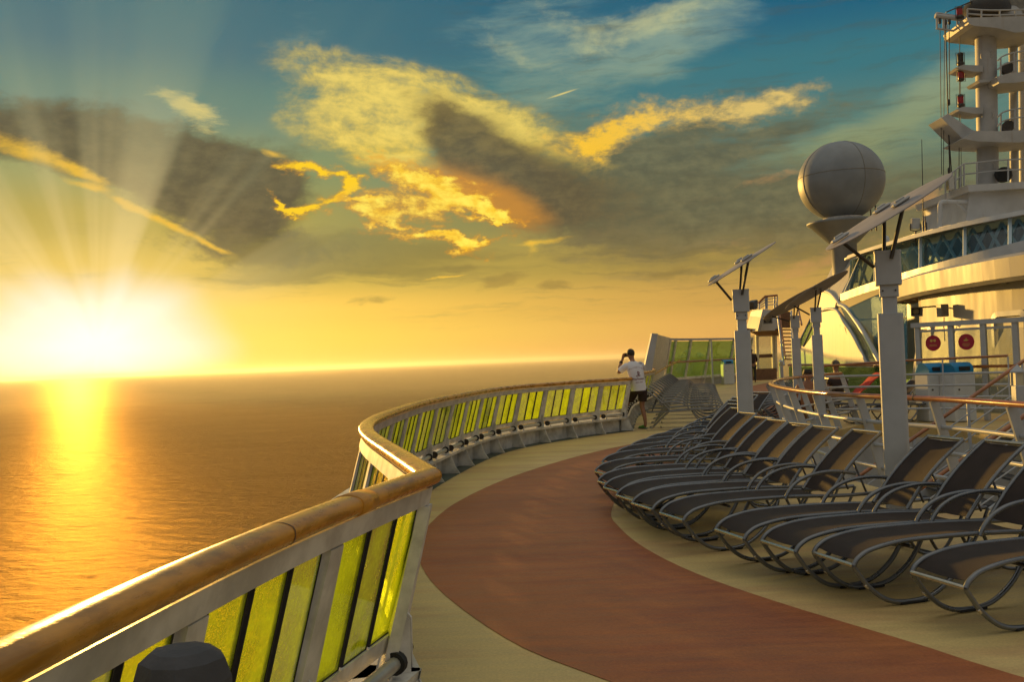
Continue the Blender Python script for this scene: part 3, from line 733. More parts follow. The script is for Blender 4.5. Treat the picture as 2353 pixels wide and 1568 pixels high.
# ================================================================== the leaning glass railing
LEAN = 0.27
def nz(z): return -(1.12-z)*LEAN
def railing(name, path, pitch, label, ends=(True, True), slats=3, seam=1.4, skip_post=(), lime=None, first_gap=0.0):
    st = resample(path, pitch); base = (st[0].x, st[0].y, 0)
    rt = root(name, base, label, 'railing', 'leaning glass railings')
    N = len(st)
    prof = spline([V(-0.055, -0.012, 0), V(-0.05, 0.022, 0), V(0, 0.036, 0), V(0.05, 0.022, 0), V(0.055, -0.012, 0), V(0.03, -0.034, 0), V(-0.03, -0.034, 0)], 3, True)
    rows = []
    for i, p in enumerate(path):
        w, t = inward(path, i); rows.append([p+w*c.x+V(0, 0, c.y) for c in prof])
    b = MB(); b.grid(rows, True, True)
    b.add(rows[0], [tuple(range(len(prof)))]); b.add(rows[-1], [tuple(range(len(prof)-1, -1, -1))])
    hr = b.build('handrail', M['varnish'], rt)
    # seams: thin dark bands standing proud of the wood
    sp = resample(path, seam)
    for i in range(1, len(sp)-1):
        b = MB(); w, t = inward(sp, i); p = sp[i]
        b.grid([[p+t*q+w*(c.x*1.02)+V(0, 0, c.y*1.03) for c in prof] for q in (-0.004, 0.004)], True, True)
        b.build('joint_band', M['step'], hr)
    def strip(z, n0, n1, h):
        return [[V(*(p+inward(path, i)[0]*(nz(z_)+n_)).xy, z_) for i, p in enumerate(path)] for n_, z_ in ((n0, z), (n1, z), (n1, z+h), (n0, z+h), (n0, z))]
    b = MB(); b.grid(strip(1.0, -0.022, 0.03, 0.075), False)
    b.build('top_beam', M['white_worn'], rt)
    b = MB(); b.grid(strip(0.40, -0.02, 0.024, 0.075), False)
    b.build('bottom_beam', M['white_worn'], rt)
    # ledge and wall
    led = [(-0.36, 0.262), (0.15, 0.262), (0.16, 0.30), (-0.36, 0.30)]
    b = MB(); b.grid([[V(*(p+inward(path, i)[0]*(nz(0.3)+n_)).xy, z_) for i, p in enumerate(path)] for n_, z_ in led+led[:1]], False)
    b.build('ledge', M['white_worn'], rt)
    b = MB(); b.grid([[V(*(p+inward(path, i)[0]*(nz(0.3)+n_)).xy, z_) for i, p in enumerate(path)] for n_, z_ in [(0.0, 0.0), (0.0, 0.262), (-0.03, 0.262), (-0.03, 0.0)]], False)
    b.build('kerb_wall', M['white_worn'], rt)
    for i, p in enumerate(st):
        w, t = inward(st, i)
        if i in skip_post: continue
        lo = p+w*(nz(0.3)); lo.z = 0.30; hi = p+w*(nz(1.0)); hi.z = 1.0
        b = MB(); up = (hi-lo).normalized(); nn = t.cross(up).normalized()
        if nn.dot(w) < 0: nn = -nn
        b.prism([lo-t*0.075+nn*0.028, lo+t*0.075+nn*0.028, hi+t*0.05+nn*0.028, hi-t*0.05+nn*0.028], -nn*0.05)
        b.prism([lo+nn*0.028-t*0.006, lo+nn*0.12-t*0.006, lo+nn*0.06+up*0.24-t*0.006, lo+nn*0.028+up*0.26-t*0.006], t*0.012)
        b.build('stanchion', M['white_worn'], rt)
        b = MB(); fl = [(0.001, 0.261), (0.145, 0.261), (0.20, 0.12), (0.27, 0.012), (0.001, 0.012)]
        b.prism([V(*(p+w*(nz(0.3)+n_)-t*0.007).xy, z_) for n_, z_ in fl], t*0.014)
        b.build('gusset', M['white_worn'], rt)
    for i in range(N-1):
        a, c = st[i], st[i+1]; wa, ta = inward(st, i); wc, tc = inward(st, i+1)
        mid = (a+c)/2; t = (c-a).normalized(); w = V(t.y, -t.x, 0); L = (c-a).length
        lo = mid+w*nz(0.475); lo.z = 0.475; hi = mid+w*nz(1.0); hi.z = 1.0
        up = (hi-lo).normalized(); nn = up.cross(t).normalized(); nn = nn if nn.dot(w) > 0 else -nn
        free = L-0.16; gap = 0.035; sw = (free-gap*(slats-1))/slats
        for k in range(slats):
            s0 = -free/2+k*(sw+gap); b = MB()
            A = lo+t*s0; B = lo+t*(s0+sw); Cc = hi+t*(s0+sw); Dd = hi+t*s0
            b.mat(0).add([A+nn*.005, B+nn*.005, Cc+nn*.005, Dd+nn*.005, A-nn*.005, B-nn*.005, Cc-nn*.005, Dd-nn*.005], [(0, 1, 2, 3), (7, 6, 5, 4)])
            b.mat(1)
            for X, Y in ((A, Dd), (B, Cc)): b.bar(X, Y, 0.006, 0.016, nn)
            b.bar(A+up*.004, B+up*.004, 0.006, 0.016, nn)
            b.build('glass_slat', [M['lime'], M['rubber']], rt)
        # the roller pipe under each panel, a rubber collar at either end
        pa = a+t*0.14+wa*(nz(0.36)+0.085); pc = c-t*0.14+wc*(nz(0.36)+0.085); pa.z = pc.z = 0.365
        b = MB(); b.tube([pa, pc], 0.030, 12); pp = b.build('roller_pipe', M['steel'], rt)
        for q, s_ in ((pa, 1), (pc, -1)):
            b = MB(); d = (pc-pa).normalized()*s_
            b.tube([q-d*0.012, q+d*0.022], 0.048, 14); b.build('collar', M['rubber'], pp)
            b = MB(); b.box(q+d*0.10+V(0, 0, -0.05), (0.03, 0.03, 0.035)); b.build('pipe_clip', M['white_worn'], pp)
    return rt
railing('near_railing', near_path, 0.88, 'leaning lime glass railing with thick varnished handrail running past the grey canvas cover', skip_post=())
railing('bay_railing', bay_path, 0.93, 'leaning lime glass railing bulging out over the sea in a long curve')
railing('far_railing', far_path, 0.95, 'leaning lime glass railing running on behind the man in the white shirt')
# coupling sleeve on the near handrail
i = min(range(len(near_path)), key=lambda k: (near_path[k]-at_z(812, 1160, 1.12)).length)
w, t = inward(near_path, i); p = near_path[i]
prof = spline([V(-0.055, -0.012, 0), V(-0.05, 0.022, 0), V(0, 0.036, 0), V(0.05, 0.022, 0), V(0.055, -0.012, 0), V(0.03, -0.034, 0), V(-0.03, -0.034, 0)], 3, True)
b = MB(); b.grid([[p+t*q+w*(c.x*k)+V(0, 0, c.y*k) for c in prof] for q, k in ((-0.06, 1.0), (-0.06, 1.09), (0.07, 1.09), (0.07, 1.0))], True, True)
b.build('coupling_sleeve', M['varnish'], bpy.data.objects['near_railing'])

# ================================================================== sun loungers
def lounger(name, label, group, back=42.0, simple=False):
    """foot end at the origin, head along +x; a sled frame with arched arms and mesh sling"""
    rt = root(name, (0, 0, 0), label, 'sun lounger', group)
    W_ = 0.205; n = 8 if not simple else 6; k = 5 if not simple else 3
    ca, sa_ = math.cos(R(back)), math.sin(R(back))
    hx, hz = 1.385, 0.360
    bp = lambda s_: V(hx+s_*ca-0.10*math.sin(s_/0.73*math.pi)*sa_*0.35, 0, hz+0.01+s_*sa_+0.10*math.sin(s_/0.73*math.pi)*ca*0.35-0.0)
    for sgn in (-1, 1):
        y = V(0, sgn*W_, 0)
        rail = spline([V(0, 0, 0.270), V(0.035, 0, 0.312), V(0.13, 0, 0.356), V(0.35, 0, 0.388), V(0.70, 0, 0.390), V(1.05, 0, 0.380), V(1.40, 0, 0.358), V(1.65, 0, 0.350), V(1.92, 0, 0.352)], k)
        b = MB(); b.tube([p+y for p in rail], 0.0155, n); b.build('side_rail', (M['gun_pale'] if simple else M['gun']), rt)
        run = spline([V(0, 0, 0.270), V(0.03, 0, 0.225), V(0.10, 0, 0.135), V(0.20, 0, 0.055), V(0.31, 0, 0.018), V(0.47, 0, 0.016), V(0.60, 0, 0.05), V(0.74, 0, 0.15), V(0.84, 0, 0.29), V(0.875, 0, 0.365)], k)
        b = MB(); b.tube([p+y*0.985 for p in run], 0.0155, n); rn = b.build('runner', (M['gun_pale'] if simple else M['gun']), rt)
        b = MB(); b.box(V(0.42, sgn*W_*0.985, 0.009), (0.20, 0.034, 0.018), bev=0.004); b.build('rubber_foot', M['rubber'], rn)
        rear = [V(1.40, 0, 0.355), V(1.60, 0, 0.19), V(1.78, 0, 0.02), V(1.86, 0, 0.014)] if simple else spline([V(1.30, 0, 0.36), V(1.35, 0, 0.24), V(1.46, 0, 0.06), V(1.58, 0, 0.016), V(1.70, 0, 0.03), V(1.84, 0, 0.2), V(1.92, 0, 0.35)], k-1)
        b = MB(); b.tube([p+y*0.9 for p in rear], 0.0125, n); b.build('rear_leg', (M['gun_pale'] if simple else M['gun']), rt)
        bk = [bp(s_) for s_ in [i*0.73/10 for i in range(11)]]
        b = MB(); b.tube([p+y*0.93 for p in bk], 0.0155, n); b.build('back_rail', (M['gun_pale'] if simple else M['gun']), rt)
        am = bp(0.40)
        arm = spline([V(0.93, 0, 0.372), V(0.965, 0, 0.43), V(1.04, 0, 0.497), V(1.16, 0, 0.545), V(1.33, 0, 0.566), V(1.48, 0, 0.558), V(1.62, 0, 0.532)], k)
        b = MB(); b.tube([p+y*1.08 for p in arm], 0.0155, n); b.build('armrest', (M['gun_pale'] if simple else M['gun']), rt)
        if not simple:
            b = MB(); b.box(V(0.085, sgn*W_, 0.135)+V(0.0, 0, 0), (0.016, 0.022, 0.032), (V(0.75, 0, 0.66), V(0, 1, 0), V(-0.66, 0, 0.75)), 0.003)
            b.build('stacking_clip', M['brass'], rn)
    b = MB(); b.tube([V(0, -W_, 0.270), V(0, W_, 0.270)], 0.0145, n); b.build('foot_bar', M['brass'], rt)
    b = MB(); p = bp(0.73); b.tube([p+V(0, -W_*0.95, 0), p+V(0, W_*0.95, 0)], 0.0155, n); b.build('top_bar', M['brass'], rt)
    b = MB(); b.tube([V(0.42, -W_, 0.350), V(0.42, W_, 0.350)], 0.011, 6); b.build('cross_bar', M['gun_dark'], rt)
    b = MB(); b.tube([V(1.60, -W_*0.9, 0.022), V(1.60, W_*0.9, 0.022)], 0.011, 6); b.build('cross_bar', M['gun_dark'], rt)
    q = bp(0.40)
    b = MB(); b.tube([V(1.80, -W_*0.6, 0.345), q+V(0.02, -W_*0.6, -0.045), q+V(0.02, W_*0.6, -0.045), V(1.80, W_*0.6, 0.345)], 0.009, 6); b.build('prop_bar', M['gun_dark'], rt)
    # slings
    seat = [V(0.030, 0, 0.306), V(0.07, 0, 0.330), V(0.15, 0, 0.362), V(0.35, 0, 0.390), V(0.70, 0, 0.393), V(1.05, 0, 0.383), V(1.36, 0, 0.363)]
    rows = []
    for p in spline(seat, 3):
        rows.append([p+V(0, W_*0.965*u_, -0.014*(1-u_*u_)) for u_ in (-1, -0.6, -0.2, 0.2, 0.6, 1)])
    b = MB(); b.slab(rows, 0.003); b.build('seat_sling', M['sling'], rt)
    rows = []
    for i in range(13):
        p = bp(0.02+i*0.69/12)
        rows.append([p+V(0.014*(1-u_*u_)*sa_, W_*0.90*u_, -0.014*(1-u_*u_)*ca) for u_ in (-1, -0.6, -0.2, 0.2, 0.6, 1)])
    b = MB(); b.slab(rows, 0.003); b.build('back_sling', M['sling'], rt)
    return rt
GROW = 'dark mesh sun loungers fanned along the red track'
proto = lounger('sun_lounger', 'nearest of the fanned loungers, cut by the picture edge', GROW)
foot_px = [((2079, 1322), (2235, 1350)), ((1861, 1274.6), (1970, 1301)), ((1744, 1247), (1834.5, 1270)), ((1637, 1222), (1718, 1239)), ((1520.6, 1183), (1567, 1197)), ((1462, 1158.5), (1490, 1174)), ((1427, 1140), (1449, 1155)), ((1402, 1122), (1412, 1135)), ((1387, 1107.5), (1398, 1120)), ((1382, 1085), (1386, 1095))]
spots = []
for pa, pb in foot_px:
    A, B = at_z(*pa, 0.27), at_z(*pb, 0.27); c = (A+B)/2; d = B-A
    spots.append((c.x, c.y, math.atan2(d.x, -d.y)))
spots = [(x_, y_, R((17, 16, 16, 16, 17, 17.5, 17.5, 17.5, 17.5, 17.5)[i_])) for i_, (x_, y_, a_) in enumerate(spots)]
spots += [(1.15, 11.35, R(21)), (1.42, 12.15, R(26)), (1.72, 12.95, R(30)), (2.06, 13.75, R(33)), (2.45, 14.5, R(36)), (2.95, 15.3, R(38))]
lab = ['nearest dark mesh lounger, its foot end low at the tan deck edge', 'second dark lounger of the fan, foot bar bright against the tan floor', 'third dark lounger of the fan, its back raised right of the tall white post', 'fourth dark lounger of the fan, back rising just before the white post',
       'fifth lounger of the fan, sling glowing brown left of the white post', 'sixth lounger of the fan, gold lit sling over tan floor', 'seventh lounger of the fan, gold lit back, foot at the red edge', 'eighth lounger of the fan, narrow foot end over the red track', 'ninth lounger of the fan, foot end furthest out on the red track', 'tenth lounger of the fan, at the turn where the row bends away',
       'eleventh lounger of the fan, low and flat seen over the red track', 'twelfth lounger of the fan, behind the turn of the row', 'thirteenth lounger of the fan, dark back left of the curved teak rail', 'fourteenth lounger of the fan, dark back beside the far white post', 'fifteenth lounger of the fan, by the foot of the far white post', 'last lounger at the far end of the fan, beyond the post']
note_tree()
from bisect import bisect
for i, (x, y, a) in enumerate(spots):
    o = proto if i == 0 else copy_tree(proto)
    o.location = (x, y, 0.004); o.rotation_euler = (0, 0, a); o['label'] = lab[i]
    o.name = 'sun_lounger' if i == 0 else 'sun_lounger.%03d' % i
# the packed row behind the man, heads to the sea
GPACK = 'loungers packed side by side behind the man'
pk = lounger('sun_lounger', 'lounger in the tightly packed row behind the man in white', GPACK, back=40.0, simple=True)
note_tree()
for i in range(13):
    o = pk if i == 0 else copy_tree(pk)
    t_ = i/12.0
    o.scale = (0.95, 1.0, 1.0)
    o.location = (4.72+3.3*t_**1.05, 20.0+16.5*t_, 0.004)
    o.rotation_euler = (0, 0, R(172-14*t_))
    o['label'] = 'lounger packed in the tight row behind the man in white' if i else 'nearest of the packed loungers, whole side frame showing behind the man'
# the row past the far post, feet to the track
GR = 'loungers lined up behind the far post'
for i in range(13):
    o = copy_tree(pk)
    t_ = i/12.0
    o.scale = (0.95, 1.0, 1.0)
    o.location = (6.35+3.3*t_, 21.6+13.0*t_, 0.004); o.rotation_euler = (0, 0, R(24-8*t_))
    o['group'] = GR; o['label'] = 'lounger lined up beyond the far post with its foot toward the red track'

# ================================================================== posts with tilted shade discs
def rpost(m, z0, z1, w_, r_, fx, n=5):
    """square tube with rounded vertical corners and a crisp top edge"""
    h_ = w_/2-r_; ring_ = []
    for i, j, a0 in ((1, 1, 0), (-1, 1, 90), (-1, -1, 180), (1, -1, 270)):
        for k in range(n+1):
            a = R(a0+90*k/n); ring_.append((i*h_+math.cos(a)*r_, j*h_+math.sin(a)*r_))
    def row(z, s_): return [fx[0]*(u*s_)+fx[1]*(v*s_)+V(0, 0, z) for u, v in ring_]
    R_ = [row(z0, 1), row(z1-0.003, 1)]
    m.grid(R_, True, True); T_ = row(z1, 0.985); m.grid([R_[1], T_], False, True); m.add(T_, [tuple(range(len(T_)))]); m.add(R_[0], [tuple(range(len(T_)-1, -1, -1))])
def shade(x, y, yaw, label, tilt=R(38), disc_r=0.5, pole_h=(1.88, 2.02, 2.12, 2.39)):
    rt = root('shade_post', (0, 0, 0), label, 'sunshade', 'white posts with tilted shade discs')
    a, b1, c, d = pole_h
    fa = -math.atan2(x, y)*0.92; fx = (V(math.cos(fa), math.sin(fa), 0), V(-math.sin(fa), math.cos(fa), 0), V(0, 0, 1))
    m = MB(); rpost(m, 0, a, 0.20, 0.03, fx); m.build('post_casing', M['white'], rt)
    m = MB(); rpost(m, a-0.05, b1+0.05, 0.12, 0.02, fx); m.build('inner_post', M['white'], rt)
    m = MB(); rpost(m, b1, c, 0.15, 0.016, fx); cl = m.build('collar', M['white'], rt)
    for q in (-1, 1):
        m = MB(); m.tube([fx[0]*(q*0.05)-fx[1]*0.0745+V(0, 0, c-0.05), fx[0]*(q*0.05)-fx[1]*0.082+V(0, 0, c-0.05)], 0.008, 8); m.build('bolt', M['dark_steel'], cl)
    m = MB(); rpost(m, c, d, 0.205, 0.018, fx); rpost(m, d-0.004, d+0.016, 0.212, 0.02, fx); hd = m.build('head_box', M['white'], rt)
    # tilted disc; u runs up the slope, w across
    u_ = V(math.cos(yaw)*math.cos(tilt), math.sin(yaw)*math.cos(tilt), math.sin(tilt)); w_ = V(-math.sin(yaw), math.cos(yaw), 0); nn = u_.cross(w_)
    if nn.z < 0: nn = -nn
    cen = V(0, 0, d+0.36)+u_*0.02
    rows = []
    for r_, h_ in ((0.0, 0.0), (0.5, -0.004), (0.9, -0.012), (1.0, -0.02)):
        rows.append([cen+(u_*math.cos(t)*1.1+w_*math.sin(t)*0.72)*(disc_r*r_)+nn*h_ for t in [2*math.pi*k/48 for k in range(49)]])
    m = MB(); m.grid(rows); m.grid([[p-nn*0.009 for p in r_] for r_ in rows]); m.grid([rows[-1], [p-nn*0.009 for p in rows[-1]]])
    m.build('disc', M['disc'], rt)
    lowp = cen-u_*(disc_r*0.86)
    anchors = [(lowp, V(math.cos(yaw)*-0.12, math.sin(yaw)*-0.12, (c+d)/2+0.02))]
    for q in (-1, 1): anchors.append((cen+w_*(q*0.16)+u_*0.05, V(0, 0, d-0.06)+w_*(q*0.06)-fx[1]*0.07))
    for p, q in anchors:
        m = MB(); m.tube([q, p-nn*0.03], 0.016, 8); m.build('strut', M['dark_steel'], rt)
        m = MB(); m.box(p+nn*0.014, (0.17, 0.075, 0.026), (u_, w_, nn), 0.012); m.box(p+nn*0.032, (0.09, 0.03, 0.022), (u_, w_, nn), 0.006); m.box(p-nn*0.032, (0.08, 0.045, 0.03), (u_, w_, nn), 0.008)
        m.build('bracket', M['grey_panel'], rt)
    rt.location = (x, y, 0)
    return rt
def post_at(px, y): return (px-1176.5)/FPX*y
shade(post_at(2047, 7.70), 7.70, R(5), 'nearest tall white post with its pale shade disc tilted over the loungers', tilt=R(30), disc_r=0.56)
shade(post_at(1706, 11.75), 11.75, R(1), 'white post behind the end of the lounger fan, disc seen edge on against the sky', tilt=R(31), disc_r=0.47)
shade(post_at(1877, 17.6), 17.6, R(-36), 'white post before the gold lit dome, right of the smallest post', tilt=R(29), disc_r=0.62)
shade(post_at(1828, 21.3), 21.3, R(-38), 'smallest white post, its disc tucked behind the disc of its neighbour', tilt=R(27), disc_r=0.78)

# ================================================================== curved teak railing round the stairwell
def slab3(m, pts, th):
    """polygon given as (px, py, depth) corners, made th thick away from the viewer"""
    P = [at_y(*p) for p in pts]
    n = Vector((0, 0, 0))
    for i in range(len(P)): n += P[i].cross(P[(i+1) % len(P)])
    n.normalize()
    c = sum(P, Vector())/len(P)
    if n.dot(c-V(0, 0, EYE)) < 0: n = -n
    E_ = V(0, 0, EYE)   # flatten the corners onto one plane
    if abs((c-E_).normalized().dot(n)) > 0.12: P = [E_+(p-E_)*((c-E_).dot(n)/(p-E_).dot(n)) for p in P]
    return m.prism(P, n*th)
def teak_rail(name, path, height, lean, label, bars=(0.28, 0.54, 0.80), pitch=1.15, grp='teak topped railings', plate=0.10, base_z=0.0, r=0.036):
    rt = root(name, (path[0].x, path[0].y, base_z), label, 'railing', grp)
    b = MB(); b.tube(path, r, 12, flat=0.8); hr = b.build('handrail', M['teak'], rt)
    def at(i, P, z):
        w, t = inward(P, i); q = P[i]+w*((height-z+base_z)*lean); return V(q.x, q.y, z)
    for z in bars:
        b = MB(); b.tube([at(i, path, z+base_z) for i in range(len(path))], 0.021, 8); b.build('bar', M['white'], rt)
    st = resample(path, pitch)
    for i in range(len(st)):
        w, t = inward(st, i); lo = at(i, st, base_z+0.0); hi = at(i, st, st[i].z-0.02); b = MB()
        up = (hi-lo).normalized(); rad = t.cross(up).normalized()
        b.prism([lo-rad*plate*0.62-t*0.012, lo+rad*plate*0.62-t*0.012, hi+rad*plate*0.42-t*0.012, hi-rad*plate*0.42-t*0.012], t*0.024)
        b.build('stanchion', M['white'], rt)
    return rt, hr
rt, hr = teak_rail('curved_railing', ring_path, 1.08, 0.30, 'curved railing with a glossy teak handrail and leaning white stanchions round the stairwell')
# joint in the teak
i = min(range(len(ring_path)), key=lambda k: (ring_path[k]-at_z(2110, 915, 1.08)).length)
w, t = inward(ring_path, i); b = MB(); b.tube([ring_path[i]-t*0.008, ring_path[i]+t*0.008], 0.0372, 12, flat=0.8); b.build('joint_band', M['rubber'], hr)
# the well below
b = MB(); n_ = len(WELL)
b.add([V(p.x, p.y, -0.252) for p in WELL]+[V(p.x, p.y, -2.7) for p in WELL], [(k, (k+1) % n_, n_+(k+1) % n_, n_+k) for k in range(n_)])
o = b.build('stairwell', M['white_far'], fix=False); tag(o, 'white walled stairwell opening in the deck', 'stairwell', kind='structure')
o = flat_sheet('lower_deck', WELL, -2.7, M['deck_tan']); tag(o, 'lower deck at the foot of the stairs', 'deck', kind='structure')
P2 = resample([at_y(1890, 842, 18.6), at_y(2080, 829, 17.9), at_y(2316, 818, 17.0)], 0.3)
h2 = P2[-1].z
teak_rail('straight_railing', P2, h2, 0.12, 'straight railing with brown handrail and thin white bars before the blue lidded bins', bars=(0.38, 0.60, 0.82, 1.04), pitch=1.2, plate=0.07, r=0.03)

# stairs down into the well
sr = root('stairs', (8.75, 14.6, 0.0), 'white stairs with slanting brown handrails going down inside the teak railing', 'stairs')
top_x, slope = 8.75, 1.14/1.78
zr = lambda x: 1.28-(top_x-x)*slope
for y in (13.55, 15.65):
    b = MB(); b.tube([V(top_x+0.1, y, zr(top_x)+0.0), V(top_x, y, zr(top_x)), V(5.2, y, zr(5.2))], 0.032, 10); b.build('handrail', M['teak'], sr)
    for k in range(4):
        d = 0.24+0.2*k
        b = MB(); b.tube([V(top_x, y, zr(top_x)-d), V(5.2, y, zr(5.2)-d)], 0.013, 8); b.build('bar', M['white'], sr)
    for x in (8.7, 7.75, 6.8, 5.85):
        b = MB(); b.box(V(x, y, zr(x)-0.52), (0.05, 0.03, 1.0)); b.build('post', M['white'], sr)
    b = MB(); b.prism([V(top_x+0.1, y-0.03, zr(top_x)-0.93), V(5.2, y-0.03, zr(5.2)-0.93), V(5.2, y-0.03, zr(5.2)-1.23), V(top_x+0.1, y-0.03, zr(top_x)-1.23)], V(0, 0.06, 0)); b.build('stringer', M['white'], sr)
for k in range(14):
    x = top_x-0.12-k*0.26; z = zr(x)-1.02
    b = MB(); b.box(V(x, 14.6, z), (0.26, 2.02, 0.035)); b.build('tread', M['gun_dark'], sr)
# bollard lamp at the head of the stairs
c = at_y(2339, 870, 14.3)
br = root('bollard_lamp', (c.x, c.y, 0), 'white post lamp with a small lantern head beside the stair rail', 'lamp')
b = MB(); b.box(V(c.x, c.y, 0.46), (0.155, 0.155, 0.92), bev=0.012); b.build('post', M['white'], br)
for i in (-1, 1):
    for j in (-1, 1):
        b = MB(); b.box(V(c.x+i*0.07, c.y+j*0.07, 1.02), (0.016, 0.016, 0.2)); b.build('lantern_bar', M['white'], br)
b = MB(); b.box(V(c.x, c.y, 1.02), (0.12, 0.12, 0.2)); b.build('lantern_glass', M['cream'], br)
b = MB(); b.lathe([(0.125, 1.12), (0.125, 1.14), (0.0, 1.25)], (c.x, c.y, 0), 4, smooth=False); b.build('cap', M['white'], br)

# ================================================================== deckhouse with its overhang
wall_pts = [V(13.6, 27.3, 0), V(12.3, 27.0, 0), V(11.70, 26.2, 0), V(11.45, 24.8, 0), V(11.35, 23, 0), V(11.45, 21, 0), V(11.85, 19.0, 0), V(12.7, 17.0, 0), V(14.2, 15, 0)]
wp = resample(spline(wall_pts, 10), 0.55)
dh = root('deckhouse', (11, 22, 0), 'white curved deckhouse wall glowing gold under its long overhang', 'building')
rows = []
for z, out in ((0.0, 0.40), (1.2, 0.20), (2.2, 0.0), (3.4, 0.0)):
    rows.append([V(p.x-out, p.y, z) for p in wp])
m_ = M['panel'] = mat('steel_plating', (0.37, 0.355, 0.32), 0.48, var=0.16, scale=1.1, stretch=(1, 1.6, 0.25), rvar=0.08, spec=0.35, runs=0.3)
b = MB(); b.slab(rows, -0.15, False); b.build('plated_wall', M['panel'], dh)
for k in range(2, len(wp)-2, 4):
    p = wp[k]; q = wp[k+1]; t = (q-p).normalized(); nn = V(-t.y, t.x, 0)
    if nn.x > 0: nn = -nn
    b = MB(); b.bar(V(p.x-0.40, p.y, 0.0)+nn*0.004, V(p.x, p.y, 2.2)+nn*0.004, 0.03, 0.008, nn); b.build('seam', M['white_worn'], dh)
# doors in rounded recesses
def arch_door(k, wd, ht, nm):
    p = wp[k]; q = wp[k+1]; t = (q-p).normalized(); nn = V(-t.y, t.x, 0)
    if nn.x > 0: nn = -nn
    def ring_(w2, h2, z0, off, rr):
        pts = []
        for s_, a0 in ((1, 0), (-1, 90)):
            for j in range(6):
                a_ = R(a0+90*j/5); pts.append(p+t*(s_*(w2-rr)+math.cos(a_)*rr)+V(0, 0, h2-rr+math.sin(a_)*rr)+nn*off)
        return [p+t*w2+V(0, 0, z0)+nn*off]+pts+[p-t*w2+V(0, 0, z0)+nn*off]
    O_, I_ = ring_(wd/2+0.12, ht+0.12, 0.0, 0.11, 0.22), ring_(wd/2, ht, 0.0, 0.13, 0.16)
    O2 = ring_(wd/2+0.12, ht+0.12, 0.0, 0.02, 0.22)
    b = MB(); b.grid([O2, O_, I_, ring_(wd/2, ht, 0.0, 0.05, 0.16)], False); fr = b.build('door_surround', M['white'], dh)
    b = MB(); b.add(ring_(wd/2, ht, 0.02, 0.055, 0.16), [tuple(range(14))]); d_ = b.build('door', M['cream'], dh)
    b = MB(); b.tube([p+t*(wd*0.36)+V(0, 0, 1.0)+nn*0.06, p+t*(wd*0.36)+V(0, 0, 1.0)+nn*0.12, p+t*(wd*0.2)+V(0, 0, 1.0)+nn*0.12], 0.012, 6); b.build('handle', M['dark_steel'], d_)
kd = min(range(len(wp)), key=lambda k: abs(wp[k].y-21.0))
arch_door(kd, 1.0, 2.2, 'a')
kd2 = min(range(len(wp)), key=lambda k: abs(wp[k].y-25.2))
arch_door(kd2, 0.9, 2.05, 'b')
# overhang: fascia, soffit, downlights
oh = [V(12.9, 29.4, 0), V(11.95, 28.6, 0), V(11.45, 27.2, 0), V(10.95, 24.4, 0), V(10.85, 21.8, 0), V(11.05, 19.6, 0), V(11.7, 17.2, 0), V(13, 15, 0)]
op = resample(spline(oh, 10), 0.5)
b = MB(); b.slab([[V(p.x+0.10, p.y, 2.94) for p in op], [V(p.x, p.y, 3.03) for p in op], [V(p.x-0.02, p.y, 3.47) for p in op], [V(p.x+0.14, p.y, 3.55) for p in op]], -0.06, False)
ov = b.build('fascia', M['panel'], dh)
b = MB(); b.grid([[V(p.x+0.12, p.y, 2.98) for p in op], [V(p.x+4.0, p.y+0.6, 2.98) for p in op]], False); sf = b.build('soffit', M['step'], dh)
for k in range(3, len(op)-4, 3):
    p = op[k]; b = MB(); b.lathe([(0.07, 0), (0.075, -0.02), (0.05, -0.03)], (p.x+0.5, p.y, 2.978), 12); b.build('downlight', M['grey_panel'], sf)
b = MB(); b.grid([[V(p.x+0.14, p.y, 3.54) for p in op], [V(p.x+4.0, p.y+0.6, 3.61) for p in op]], False); b.build('roof_deck', M['white_far'], dh)
# horn speaker and junction box on the wall
c = at_y(2104, 716, 24.2)
sp = root('horn_speaker', c, 'grey boxed horn loudspeaker on a bracket under the overhang', 'loudspeaker')
def horn(rt, c, s_, look):
    d = look.normalized(); X, Z = frame_of(d)
    b = MB(); f_ = [c+X*(i*0.5*s_)+Z*(j*0.42*s_)+d*(0.35*s_) for i, j in ((-1, -1), (1, -1), (1, 1), (-1, 1))]
    g_ = [c+X*(i*0.32*s_)+Z*(j*0.28*s_)-d*(0.4*s_) for i, j in ((-1, -1), (1, -1), (1, 1), (-1, 1))]
    h_ = [c+X*(i*0.44*s_)+Z*(j*0.36*s_)+d*(0.35*s_) for i, j in ((-1, -1), (1, -1), (1, 1), (-1, 1))]
    k_ = [c+X*(i*0.36*s_)+Z*(j*0.3*s_)+d*(0.05*s_) for i, j in ((-1, -1), (1, -1), (1, 1), (-1, 1))]
    b.grid([g_, f_, h_, k_], False, True); b.add(g_, [(0, 1, 2, 3)]); b.build('housing', M['speaker_body'], rt, fix=False)
    b = MB(); b.add(k_, [(0, 1, 2, 3)]); b.build('grille', M['mesh_dark'], rt)
    b = MB(); b.lathe([(0.26*s_, 0.08*s_), (0.22*s_, 0.10*s_), (0.12*s_, 0.02*s_), (0.05*s_, 0.12*s_), (0.0, 0.12*s_)], c, 18, d); b.build('cone', M['speaker_cone'], rt)
horn(sp, c, 0.30, V(-0.12, -1, -0.12))
b = MB(); b.tube([c+V(0.1, 0.05, 0.10), c+V(0.55, 0.1, 0.12), c+V(0.95, 0.1, 0.05)], 0.02, 8); b.build('bracket', M['dark_steel'], sp)
c = at_y(2166, 714, 23.6)
jr = root('junction_box', c, 'grey junction box with a hanging cable high on the gold lit wall', 'electrical box')
b = MB(); b.box(c, (0.20, 0.26, 0.32), bev=0.01); b.build('box', M['speaker_body'], jr)
